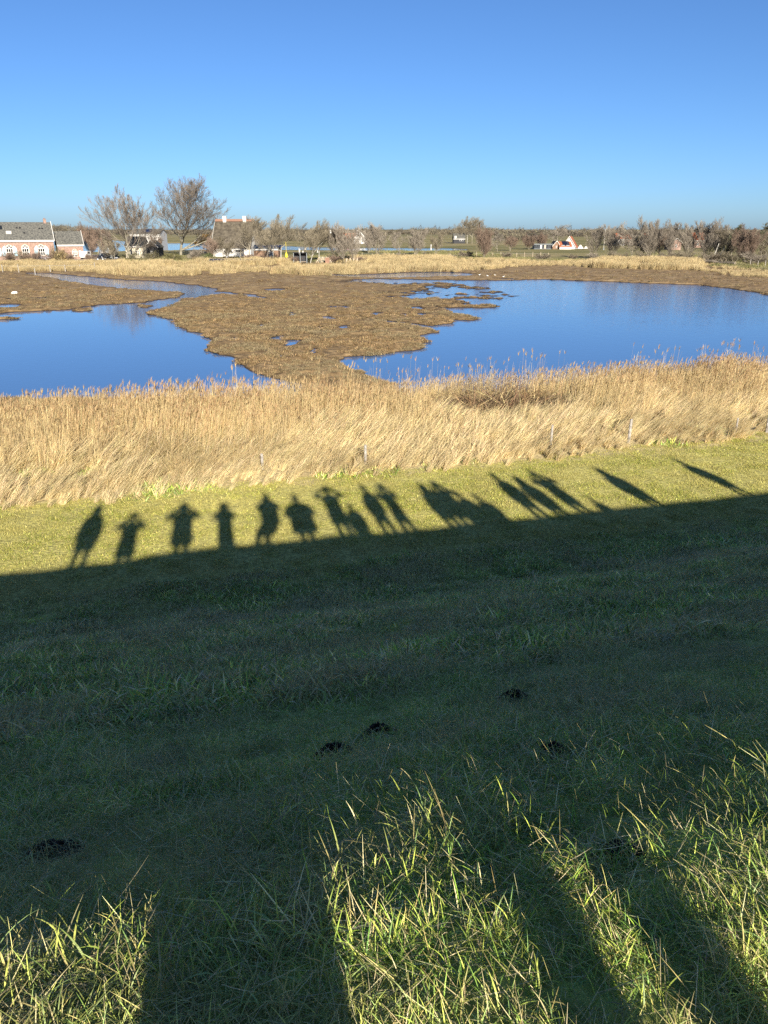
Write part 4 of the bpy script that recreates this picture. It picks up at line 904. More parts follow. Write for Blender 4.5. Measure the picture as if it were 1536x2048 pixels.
# --- solar array on the bank
def solar_array():
    a = ground(417, 528.5, .1); b = ground(539, 528.5, .1); e = empty('solar_array', (a.x, a.y, 0.05)); n = 15; w = (b.x-a.x)/n; t_ = R(35)
    for i in range(n):
        x0 = i*w+.03; x1 = (i+1)*w-.03; L_ = 1.72; y1 = L_*math.cos(t_); z1 = .25+L_*math.sin(t_)
        f = MB().poly([(x0,0,.25),(x1,0,.25),(x1,y1,z1),(x0,y1,z1),(x0,.02,.21),(x1,.02,.21),(x1,y1+.02,z1-.04),(x0,y1+.02,z1-.04)], [(0,1,2,3),(7,6,5,4),(4,5,1,0),(5,6,2,1),(6,7,3,2),(7,4,0,3)]).build('panel', M_alu, e)
        g = .045; dn = (-math.sin(t_)*.006, math.cos(t_)*.006)
        q = lambda x, l: (x, l*math.cos(t_)+dn[0], .25+l*math.sin(t_)+dn[1])
        MB().poly([q(x0+g,g), q(x1-g,g), q(x1-g,L_-g), q(x0+g,L_-g)], [(0,1,2,3)]).build('cell_face', M_panel, f)
        if i % 2 == 0: MB().box(x0, x0+.06, y1-.06, y1, -.2, z1-.05).build('leg', M_alu, e); MB().box(x0, x0+.06, .05, .11, -.2, .26).build('leg', M_alu, e)
    tag(e, 'long low row of black solar panels on the bank', 'solar panels')
solar_array()
# --- vehicles
def car(name, px, base, Y, L_, H_, Wd_, rz, m, label, cat, prof=None, win=None):
    p = at(px, base, Y); e = empty(name, (p.x, p.y, .14), rz)
    prof = prof or [(0,.35),(.02,.62),(.24,.66),(.36,.98),(.72,1.0),(.93,.68),(1,.6),(1,.35)]
    MB().extr([((x-.5)*L_, z*H_) for x, z in prof], -Wd_/2, Wd_/2).build('body', m, e, bevel=.06)
    for sd in (-1, 1):
        y = sd*(Wd_/2+.012)
        for w_ in (win or [[(.30,.68),(.38,.93),(.52,.94),(.52,.68)], [(.54,.68),(.54,.94),(.70,.94),(.84,.68)]]):
            MB().extr([((x-.5)*L_, z*H_) for x, z in w_], min(y, y-sd*.01), max(y, y-sd*.01)).build('side_window', M_carglass, e)
        for fx_ in (.2, .8):
            wl = MB().tube(((fx_-.5)*L_, sd*(Wd_/2-.18), .33), ((fx_-.5)*L_, sd*(Wd_/2+.03), .33), .33, .33, 14).build('wheel', M_rubber, e)
            MB().tube(((fx_-.5)*L_, sd*(Wd_/2+.02), .33), ((fx_-.5)*L_, sd*(Wd_/2+.045), .33), .19, .18, 10).build('rim', M_alu, wl)
    for sd in (-1, 1): MB().box(L_/2-.03, L_/2+.02, sd*Wd_*.36-.16, sd*Wd_*.36+.16, .55*H_, .63*H_).build('headlight', M_alu, e)
    MB().extr([((.355-.5)*L_-.015,.99*H_-.06),((.245-.5)*L_-.015,.68*H_),((.245-.5)*L_-.03,.69*H_),((.355-.5)*L_-.03,.99*H_-.04)], -Wd_*.42, Wd_*.42).build('windscreen', M_carglass, e)
    tag(e, label, cat); return e
vanp = [(0,.18),(.0,.55),(.10,.62),(.20,.97),(.25,1.0),(.98,1.0),(1,.9),(1,.18)]
car('white_van', 467, 516, 236, 6.2, 2.5, 2.0, R(8), M_white, 'white camper van parked under bare trees before the thatched house', 'van', [(0,.16),(.0,.42),(.06,.52),(.20,.60),(.34,.97),(.40,1.0),(.98,1.0),(1,.9),(1,.16)], [[(.24,.60),(.35,.92),(.45,.92),(.45,.60)], [(.62,.62),(.62,.90),(.93,.90),(.93,.62)]])
car('white_car', 172, 516, 226, 2.6, 2.1, 1.9, R(80), M_white, 'white delivery van parked on the driveway beside the annex', 'van', vanp)
car('dark_car', 213, 520, 221, 4.4, 1.75, 1.85, R(62), M_darkcar, 'dark car parked on the driveway under the reddish trees', 'car')
def trailer():
    p = ground(219, 519.5, .1); e = empty('trailer', (p.x, p.y, .14), R(10))
    MB().extr([(-1.1,.45),(1.1,.45),(1.2,1.05),(-1.2,1.05)], -.7, .7).build('tub', M_greyp, e, .04); MB().box(-1.25,1.25,-.76,.76,1.05,1.12).build('rim_rail', M_alu, e); MB().box(1.2,2.2,-.05,.05,.4,.5).build('drawbar', M_alu, e)
    for sd in (-1, 1): MB().tube((0,sd*.72,.3), (0,sd*.88,.3), .3, .3, 12).build('wheel', M_rubber, e)
    tag(e, 'grey box trailer in front of the dark car', 'trailer')
trailer()
def moped():
    p = ground(201, 521, .1); e = empty('motorcycle', (p.x, p.y, .14), R(5))
    for x in (-.65, .65):
        w_ = MB().tube((x,-.06,.3), (x,.06,.3), .3, .3, 14).build('wheel', M_rubber, e); MB().tube((x,-.07,.3), (x,.07,.3), .17, .17, 10).build('rim', M_alu, w_)
    MB().extr([(-.75,.55),(-.2,.35),(.35,.4),(.5,.75),(.2,.85),(-.1,.72),(-.7,.8)], -.13, .13).build('body', M_darkcar, e, .04); MB().box(-.6,.05,-.12,.12,.74,.84).build('seat', M_rubber, e, .03)
    MB().tube((.62,0,.35), (.42,0,1.05), .04, .04).build('fork', M_alu, e); MB().tube((.42,-.33,1.05), (.42,.33,1.05), .02, .02).build('handlebar', M_rubber, e)
    tag(e, 'dark motorcycle left of the dark car', 'motorcycle')
moped()
def boat():
    p = ground(84, 524, .1); e = empty('covered_boat', (p.x, p.y, .1), R(8)); n = 9; V = []; 
    for i in range(n):
        f = i/(n-1); x = (f-.5)*4.6; w_ = 1.0*(1-abs(2*f-1)**3*.55)*(1 if f > .15 else .75)
        V += [(x,-w_*.35,.35),(x,-w_,.95),(x,0,1.45-.25*abs(2*f-1)),(x,w_,.95),(x,w_*.35,.35)]
    F = [(i*5+j, (i+1)*5+j, (i+1)*5+(j+1)%5, i*5+(j+1)%5) for i in range(n-1) for j in range(5)]+[(0,1,2,3,4), tuple(range(5*n-1, 5*n-6, -1))]
    MB().poly(V, F).build('cover', M_tarp, e, .03); MB().box(-1.6,1.9,-.5,.5,.15,.36).build('cradle', M_wood, e)
    tag(e, 'boat under a grey tarpaulin below the right farmhouse window', 'boat')
boat()
# --- shore fence on the left
def fence(name, pts, h_, label, rails=1, m=M_post, z=-.3):
    P = [ground(a, b, z) for a, b in pts]; e = empty(name, (P[0].x, P[0].y, 0)); c = P[0]; rg = random.Random(len(pts))
    for p in P:
        q = p-c; gz = float(marsh_z(np.array([p.x]), np.array([p.y]))[0][0]); r_ = .09; hh_ = h_*rg.uniform(.88, 1.12); dx = rg.uniform(-.06,.06)
        MB().tube((q.x, q.y, gz-.3), (q.x+dx, q.y, gz+hh_), r_, r_*.8, 7).build('post', m, e)
    for a, b in zip(P[:-1], P[1:]):
        for k_ in range(rails):
            za = (z+h_*(.8-.35*k_)); MB().tube((a.x-c.x, a.y-c.y, za), (b.x-c.x, b.y-c.y, za), .02, .02, 4).build('wire', M_greyp, e)
    tag(e, label, 'fence'); return e
fence('shore_fence', [(6,544.5),(38,545),(70,544.5),(101,544),(131,543.5),(161,542.5),(190,541)], 1.55, 'row of grey posts in the water before the farm reeds')
fence('field_fence', [(x, 513.6+abs(x-1000)*.004) for x in range(937, 1110, 16)], 1.3, 'row of thin pale posts on the green far bank', m=M_wood, z=0)
fence('bank_fence', [(1500,531),(1515,532.5),(1530,534)], 1.5, 'pale posts at the right end of the far bank', z=0)
fence('field_fence', [(x, 513.5) for x in range(724, 830, 21)], 1.1, 'thin posts on the canal bank right of the white gabled house', m=M_wood, z=0)
# --- garden things
def buoy():
    Yb = ground(563, 527, 0).y-1.5; e = empty('yellow_buoy', at(573, 515.5, Yb)); m = MB(); n = 12
    pr = [(0,.05),(.06,.20),(.25,.27),(.65,.27),(.95,.20),(1.15,.10),(1.3,.05)]; V = [(r_*math.cos(2*math.pi*i/n), r_*math.sin(2*math.pi*i/n), z) for z, r_ in pr for i in range(n)]
    F = [(a*n+i, a*n+(i+1)%n, (a+1)*n+(i+1)%n, (a+1)*n+i) for a in range(len(pr)-1) for i in range(n)]+[tuple(range(n-1,-1,-1)), tuple(range((len(pr)-1)*n, len(pr)*n))]
    m.poly(V, F).build('float', M_yellow, e, smooth=True); MB().tube((0,0,1.28), (-.1,.6,3.6), .025, .025, 5).build('rope', M_yellow, e)
    tag(e, 'yellow buoy hanging from the white-trunked tree', 'buoy')
buoy()
def nest_box(px, py, Y, label, m=M_white):
    p = at(px, py, Y); e = empty('nest_box', p); MB().extrx([(0,0),(.3,0),(.3,.62),(0,.5)], -.16, .16).build('box', m, e); MB().box(-.2,.2,-.05,.38,.62,.66).build('lid', m, e)
    MB().tube((0,-.005,.34), (0,-.02,.34), .05, .05, 8).build('entrance', M_black, e); tag(e, label, 'nest box', 'nest boxes')
for px, py, l in ((599,502.5,'upper left of the little pale boxes hung in the garden trees'),(599,508,'lower left of the little pale boxes hung in the garden trees'),(606,507,'pale box hung beside the dark climbing frame'),(611,500,'upper pale box on the wide windswept tree'),(635,505,'pale box right of the wide windswept tree'),(661,466,'pale box high in the slim upright tree')):
    nest_box(px, py, ground(620, 527, 0).y-.6, l)
def frame_hut():
    p = ground(601, 527, 0); e = empty('dark_hut', (p.x, p.y, 0), R(4))
    MB().box(-1.7,1.7,1.0,1.1,0,2.5).build('back_wall', M_black, e); MB().box(-1.8,1.8,-1.1,1.2,2.5,2.62).build('roof', M_black, e)
    for x in (-1.6, 0, 1.6): MB().box(x-.07,x+.07,-1.0,-.86,-.1,2.5).build('post', M_greyp, e)
    MB().box(-1.6,1.6,-.2,.5,.35,.45).build('bench_board', M_wood, e); tag(e, 'open dark hut on posts among the garden trees', 'hut')
frame_hut()
def logs():
    p = ground(648, 526, 0); rg = random.Random(4); k_ = 0
    e = empty('log_pile', (p.x, p.y, 0.02))
    for r_ in range(4):
        for c_ in range(9-r_):
            x = (c_-4+r_*.5)*.46; MB().tube((x,-.5+rg.uniform(-.1,.1),.22+r_*.36), (x,.6,.22+r_*.36), .21*rg.uniform(.8,1.05), .2, 8).build('log', M_wood if rg.random() < .7 else M_bark, e)
    tag(e, 'pile of cut logs among the garden trees', 'log pile')
    p = ground(655, 527, 0); e = empty('crate', (p.x, p.y, 0.02)); MB().box(-.5,.5,-.4,.4,0,1.3).build('box', M_ridge, e); MB().box(-.55,.55,-.45,.45,1.3,1.38).build('lid', M_brown, e); tag(e, 'rust brown crate at the right end of the log pile', 'crate')
    for i, px in enumerate((692,699,706,713)):
        p = ground(px, 526.5, 0); e = MB(); m = e.tube((0,0,-.1), (.25,0,1.15+.1*(i % 2)), .24, .2, 9).build('tree_stump', M_wood); m.location = (p.x, p.y, 0.05)
        tag(m, ('leftmost','second from left','third from left','rightmost')[i]+' of four pale stumps right of the log pile', 'stump', 'pale stumps')
logs()
# --- white gabled house with orange roof beyond the canal
Yw = 470.0
hw, Ww, Ew, Rw = gable_shed('white_gable_house', 706, 734, 465, 479, 488, Yw, M_white, M_orange, 'white gabled house with orange roof beyond the canal', depth=12, cat='house', windows=((.18,.36,1.0,3.0),(.62,.80,1.0,3.0)), rz=R(14))
hw.window(Ww*.36, Ww*.64, 4.2, 6.4); hw.chimney(Ww*.4, 2.0, 1.2, Rw-1.5, Rw+1.3, M_white)
eave_house('orange_roof_wing', 676, 712, 467, 481, 488, Yw+7, M_white, M_orange, 'orange roofed wing behind the bare trees, left of the white gable', depth=9)
# --- dark far house by the windswept trees
hk, Wk, Ek, Rk = eave_house('dark_far_house', 907, 930, 467, 477, 487, 478, M_black, M_slate, 'dark far house with a white front left of the windswept trees', depth=8)
hk.box('white_front', M_white, Wk*.08, Wk*.24, -.1, .02, 2.2, 4.2); hk.window(Wk*.5, Wk*.85, 1.4, 3.0)
# --- orange-roofed house on the right
Yo = 345.0
ho, Wo, Eo, Ro = gable_shed('orange_roof_house', 1124, 1150, 474, 494, 498, Yo, M_white, M_orange, 'house with bright orange roof and white gable edges on the right', depth=11, cat='house', rz=R(-18), windows=((.25,.45,.8,2.0),(.55,.75,.8,2.0)))
hl, Wl, El, Rl = eave_house('house_lean_to', 1119, 1143, 484, 493, 498, Yo-4.5, M_white, M_orange, 'orange roofed lean-to with black solar panels in front of the gable', depth=7, windows=((.15,.4,.6,1.7),(.55,.8,.6,1.7)))
MB().extrx([(.2,El+.2*2*(Rl-El)/7+.30),(3.3,Rl+.28),(3.3,Rl+.36),(.2,El+.2*2*(Rl-El)/7+.38)], Wl*.28, Wl*.85).build('solar_panel', M_panel, hl.e)
gable_shed('small_gable_barn', 1105, 1120, 483, 492, 498, Yo-3, M_brown, M_slate, 'small dark barn with pale gable edges left of the orange roof', depth=7, windows=((.4,.6,.5,1.4),))
def greenhouse():
    a = at(1068, 498, Yo-2); b = at(1104, 498, Yo-2); W_ = b.x-a.x; e = empty('greenhouse', (a.x, Yo-2, 0))
    MB().box(0,W_,.1,4,-.2,1.9).build('wall', M_grey, e); MB().box(-.2,W_+.2,-.3,4.2,1.9,2.15).build('roof', M_greyp, e)
    for i in range(9):
        x = W_*(i+.08)/9; m_ = (M_glass, M_glass, M_glass, M_white, M_glass, M_ridgeb, M_glass, M_black, M_glass)[i]; MB().box(x, x+W_/9*.8, .02, .08, .3, 1.7).build('pane', m_, e)
    tag(e, 'long low greenhouse left of the orange roofed house', 'greenhouse')
greenhouse()
def tent(px, w_, h_, label):
    p = at(px, 498.5, Yo-6); e = MB().poly([(-w_,-1,0),(w_,-1,0),(w_*.8,1,0),(-w_*.8,1,0),(-.1,0,h_),(.3,0,h_*.95)], [(3,2,1,0),(0,1,5,4),(1,2,5),(2,3,4,5),(3,0,4)]).build('white_tarp_heap', M_white); e.location = (p.x, p.y, .35); tag(e, label, 'tarp heap', 'white tarp heaps')
tent(1160, 1.3, 1.5, 'larger white tarp heap right of the orange roofed house'); tent(1171, .9, .9, 'smaller white tarp heap right of the orange roofed house')
for args in (('far_red_house', 1232, 1250, 467, 477, 486, 420, M_white, M_orange, 'far house with red roof behind the bushy upright tree'), ('far_red_house', 1250, 1262, 470, 478, 486, 430, M_brick, M_orange, 'lower red roof touching the far red house on its right'), ('far_orange_house', 1292, 1318, 468, 478, 488, 400, M_brick, M_orange, 'orange roof glimpsed behind the tallest bare tree of the wood'),
             ('far_orange_house', 1388, 1412, 466, 480, 490, 370, M_brick, M_orange, 'last orange roof in the right-hand wood')):
    eave_house(*args, depth=9, windows=((.2,.4,1,2.2),(.6,.8,1,2.2)))
gable_shed('white_edged_gable', 1342, 1362, 478, 485, 495, 330, M_brick, M_slate, 'small brick gable with white edges inside the wood', depth=8, cat='house', windows=((.4,.6,1,2.2),))
# flag pole, small canal marker
p = at(1207, 500, 330); e = empty('flag_pole', (p.x, p.y, 0)); MB().tube((0,0,-.3), (0,0,8.4), .07, .05, 8).build('pole', M_white, e); MB().box(-.2,.2,-.2,.2,0,.9).build('base', M_greyp, e); tag(e, 'white flag pole left of the far red house', 'flag pole')
p = ground(862, 498.5, WATER); e = empty('canal_marker', (p.x, p.y, WATER)); MB().tube((0,0,-.5), (0,0,1.3), .28, .2, 10).build('float', M_white, e); MB().tube((0,0,1.3), (0,0,2.0), .1, .3, 8).build('top_mark', M_white, e); tag(e, 'small white marker in the canal', 'buoy')
# far village houses along the horizon
rg = random.Random(9)
VIL = [(752,468),(800,467),(836,468.5),(848,468),(860,468.5),(879,469),(962,470),(978,471),(1003,472),(1012,470),(1018,472),(1028,473),(1037,473),(1050,474),(1060,474),(1073,474),(110,469.8),(150,470),(160,470.3),(136,466)]
for i, (x, b) in enumerate(VIL):
    Yv = ground(x, b, 0).y; w_ = rg.uniform(4.5, 8); hgt = at(x, b-rg.uniform(2.2, 4.2), Yv).z; wid = w_*Yv/FPX*.95
    hv = House('village_house', at(x, b, Yv)*1.0, rg.uniform(-.5,.5), 'tiny house on the horizon, one of the far village houses', 'house', 'far village houses'); hv.e.location.z = 0
    hgt = max(hgt, 5); hv.walls(wid, 9, hgt*.5, hgt, M_white if rg.random() < .6 else M_brick); hv.roof(wid, 9, hgt*.5, hgt, M_orange if rg.random() < .5 else M_slate)
VL = {}
for o in list(bpy.data.objects):
    if o.name.startswith('village_house'):
        i = int(o.name.split('.')[1]) if '.' in o.name else 0; x = VIL[i][0]
        near_ = [(60,'on the far shore at the left'),(300,'on the far shore left of the big trees'),(780,'on the horizon above the white gabled house'),(900,'on the horizon above the canal'),(1000,'on the horizon right of the windswept trees'),(1090,'on the horizon left of the orange roof')]
        w_ = [t for q, t in near_ if x <= q] or ['on the horizon']; VL.setdefault(w_[0], []).append((x, o))
ORD = ['first','second','third','fourth','fifth','sixth','seventh','eighth','ninth','tenth']
for t, L_ in VL.items():
    L_.sort(key=lambda q: q[0])
    for j, (x, o) in enumerate(L_): o['label'] = (f'{ORD[j]} tiny house from the left {t}' if len(L_) > 1 else f'single tiny house {t}')
# long far barn roof on the horizon right
pB = at(1140, 467.5, 1200); hB = House('long_far_barn', (pB.x, pB.y, 0), 0, 'long low pale barn on the horizon behind the orange roof', 'barn'); hB.walls(34, 20, 4.0, 6.5, M_white); hB.roof(34, 20, 4.0, 6.5, M_greyp)
# fallen trunks at the edge of the wood
def trunk(px0, py0, px1, py1, r_, label, m=M_twig_dark):
    a = ground(px0, py0, .3); b = ground(px1, py1, .3); e = empty('fallen_trunk', a); q = b-a; rg2 = random.Random(int(px0)); pts = [Vector((q.x*f, q.y*f, .2+rg2.uniform(-.15,.3))) for f in (0,.2,.4,.6,.8,1)]; mm = MB()
    for u, w_ in zip(pts[:-1], pts[1:]): mm.tube(u, w_, r_*rg2.uniform(.8,1.1), r_*rg2.uniform(.7,1), 8)
    mm.build('stem', m, e); mm = MB()
    for _ in range(14):
        f = rg2.random(); s0 = Vector((q.x*f, q.y*f, .3)); mm.tube(s0, s0+Vector((rg2.uniform(-1.2,1.2), rg2.uniform(-.5,.5), rg2.uniform(.3,1.6))), .07, .02, 4)
    mm.build('branches', m, e); tag(e, label, 'fallen trunk', 'fallen trunks at the wood edge')
trunk(1272, 522, 1310, 523.5, .35, 'leftmost dark fallen trunk at the wood edge'); trunk(1318, 523.5, 1356, 524, .4, 'dark fallen trunk below the small white-edged gable'); trunk(1362, 524.5, 1392, 525, .3, 'third dark fallen trunk at the wood edge'); trunk(1396, 525.5, 1470, 529, .4, 'longest dark fallen trunk at the right of the wood')
for i, (px, l) in enumerate(((1424,'left of two pale leaning dead trunks in the wood'),(1436,'right of two pale leaning dead trunks in the wood'))):
    p = ground(px, 525, 0); b = empty('dead_trunk', (p.x, p.y, 0)); MB().tube((0,0,-.2), (.35,0,1.9), .2, .17, 9).build('lower_trunk', M_birch, b); MB().tube((.35,0,1.85), (1.1,0,4.6-i), .17, .07, 9).build('upper_trunk', M_birch, b); tag(b, l, 'dead trunk', 'pale dead trunks')
# birds on the far mud, white stone on the left marsh
def bird(px, py, rz, label, m):
    p = ground(px, py, -.3); gz = float(marsh_z(np.array([p.x]), np.array([p.y]))[0][0]); gz = max(gz, WATER); e = empty('gull', (p.x, p.y, gz), rz); e.scale = (.48,.48,.48); n = 9
    pr = [(-.42,.02,.30),(-.30,.07,.28),(-.12,.14,.26),(.08,.15,.27),(.22,.10,.32),(.30,.06,.42),(.36,.07,.52),(.43,.06,.53),(.47,.02,.51),(.56,.006,.50)]
    V = [(x, r_*math.cos(2*math.pi*i/n), z+r_*math.sin(2*math.pi*i/n)) for x, r_, z in pr for i in range(n)]
    F = [(a*n+i, a*n+(i+1)%n, (a+1)*n+(i+1)%n, (a+1)*n+i) for a in range(len(pr)-1) for i in range(n)]
    MB().poly(V, F).build('body', m, e, smooth=True)
    for sd in (-1, 1): MB().tube((.0,sd*.05,-.02), (.0,sd*.05,.2), .014, .014, 5).build('leg', M_ridge, e)
    tag(e, label, 'gull', 'gulls on the far mud')
M_gull = mat('white_feathers', (0.6,0.59,0.56), .8, .2, .05, 6); M_dgull = mat('dark_feathers', (0.06,0.05,0.05), .8, .2, .1, 6)
for px, py, rz, l, m in ((959,552.3,.2,'leftmost white gull beside the far pond',M_gull),(975,553.2,2.9,'second white gull from the left beside the far pond',M_gull),(981,551,.5,'dark bird between the white gulls',M_dgull),(990,552.6,3.4,'brightest white gull by the far pond',M_gull),(1007,553.4,.1,'rightmost white gull on the far mud',M_gull),(904,551.5,.1,'dark duck at the edge of the far pond',M_dgull)): bird(px, py, rz, l, m)
p = ground(30, 588.5, -.3); rgs = random.Random(3); P_, F_ = crumb_(rgs, (0,0,0), .8) if 'crumb_' in globals() else ([(-.5,-.3,0),(.5,-.3,0),(.45,.35,0),(-.45,.3,0),(-.3,-.2,.35),(.3,-.15,.42),(.25,.2,.38),(-.28,.2,.3)], [(3,2,1,0),(4,5,6,7),(0,1,5,4),(1,2,6,5),(2,3,7,6),(3,0,4,7)])
o = MB().poly(P_, F_).build('white_boulder', M_gull, None, .08); o.location = (p.x, p.y, float(marsh_z(np.array([p.x]), np.array([p.y]))[0][0])-.03); tag(o, 'small white stone alone on the left marsh', 'stone')
# ------------------------------------------------------------------ fence posts, molehills
def post(px, top, base, label, r=.055, lean=(0,0)):
    p = ground(px, base, 0); gz = float(dike_z(p.x, p.y)); h = at(px, top, p.y).z-gz
    e = MB(); n = 10; rg = random.Random(int(px))
    rings = []
    for k, (f, rr) in enumerate(((-.25,1.05),(.2,1.0),(.6,.96),(.93,.93),(1.0,.78))):
        rings.append([(math.cos(2*math.pi*i/n)*r*rr*(1+rg.uniform(-.08,.08))+lean[0]*f*h, math.sin(2*math.pi*i/n)*r*rr*(1+rg.uniform(-.08,.08))+lean[1]*f*h, h*f+(rg.uniform(-.02,.02) if f == 1 else 0)) for i in range(n)])
    V = [v for R_ in rings for v in R_]; F = [(k*n+i, k*n+(i+1)%n, (k+1)*n+(i+1)%n, (k+1)*n+i) for k in range(4) for i in range(n)]+[tuple(range(4*n, 5*n))]
    o = e.poly(V, F).build('fence_post', M_post); o.location = (p.x, p.y, gz)
    tag(o, label, 'fence post', 'wooden posts along the reeds'); return o
post(525, 908, 936, 'short greyish post nearly hidden in straw, left of the other posts')
post(731, 890, 932, 'pale wooden post standing clear of the straw in the middle')
post(1101, 850, 893, 'thin wooden post left of the tallest post in the straw', .05, (.02,0))
post(1257, 838, 884, 'tallest wooden post at the edge of the straw on the right', .06, (.02,0))
post(1472, 836, 862, 'thin dark stake in the straw near the right edge', .035)
post(1533, 828, 862, 'wooden post at the right edge of the picture', .055)
M_soil = mat('molehill_soil', (0.035,0.027,0.021), 0.95, 0.1, 0.3, 14.0, (0.085,0.066,0.05), 0.8, 60)
def crumb(rg, c, r):
    b = MB(); t = (1+5**.5)/2
    P = [(-1,t,0),(1,t,0),(-1,-t,0),(1,-t,0),(0,-1,t),(0,1,t),(0,-1,-t),(0,1,-t),(t,0,-1),(t,0,1),(-t,0,-1),(-t,0,1)]
    F = [(0,11,5),(0,5,1),(0,1,7),(0,7,10),(0,10,11),(1,5,9),(5,11,4),(11,10,2),(10,7,6),(7,1,8),(3,9,4),(3,4,2),(3,2,6),(3,6,8),(3,8,9),(4,9,5),(2,4,11),(6,2,10),(8,6,7),(9,8,1)]
    s_ = [rg.uniform(.6, 1.2)*r/1.9 for _ in range(3)]
    return [(c[0]+x*s_[0]*rg.uniform(.8,1.2), c[1]+y*s_[1]*rg.uniform(.8,1.2), c[2]+z*s_[2]*rg.uniform(.8,1.2)) for x, y, z in P], F
def molehill(i, label):
    p, r, h = MOLEW[i]; rg = random.Random(40+i); e = empty('molehill', (p.x, p.y, p.z-.01))
    n = 22; k = 9; V = [(0,0,0)]; F = []
    V = []
    for a in range(k):
        q = a/(k-1)
        for b in range(n):
            th = 2*math.pi*b/n; rr = r*q*(1+.16*math.sin(3*th+i)+.08*math.sin(5*th))
            x, y = rr*math.cos(th), rr*math.sin(th)*.8
            zz = float(dike_z(p.x+x, p.y+y))-p.z+h*(1-q**1.7)+rg.uniform(-.006,.007)
            V.append((x, y, zz))
    F = [(a*n+b, a*n+(b+1)%n, (a+1)*n+(b+1)%n, (a+1)*n+b) for a in range(k-1) for b in range(n)]
    MB().poly(V, F).build('mound', M_soil, e, smooth=True)
    m = MB()
    for _ in range(260):
        q = math.sqrt(rg.random())*1.12; th = rg.random()*6.283; x, y = r*q*math.cos(th), r*q*math.sin(th)*.8
        zz = float(dike_z(p.x+x, p.y+y))-p.z+h*max(0, 1-q**1.7); P, Fc = crumb(rg, (x, y, zz+.004), rg.uniform(.004,.015)); m.poly(P, Fc)
    o = m.build('soil_crumbs', M_soil, e); o['kind'] = 'stuff'
    tag(e, label, 'molehill', 'molehills on the dike slope')
for i, l in enumerate(['black molehill, lower left of the pair in the middle of the slope','black molehill, upper right of the pair in the middle of the slope','farthest molehill, alone higher up the picture on the right','molehill just above the sunlit tufts on the right','broad dark molehill between the sunlit tufts at lower right','flattened molehill near the left edge','small soil patch at the lower left edge']): molehill(i, l)

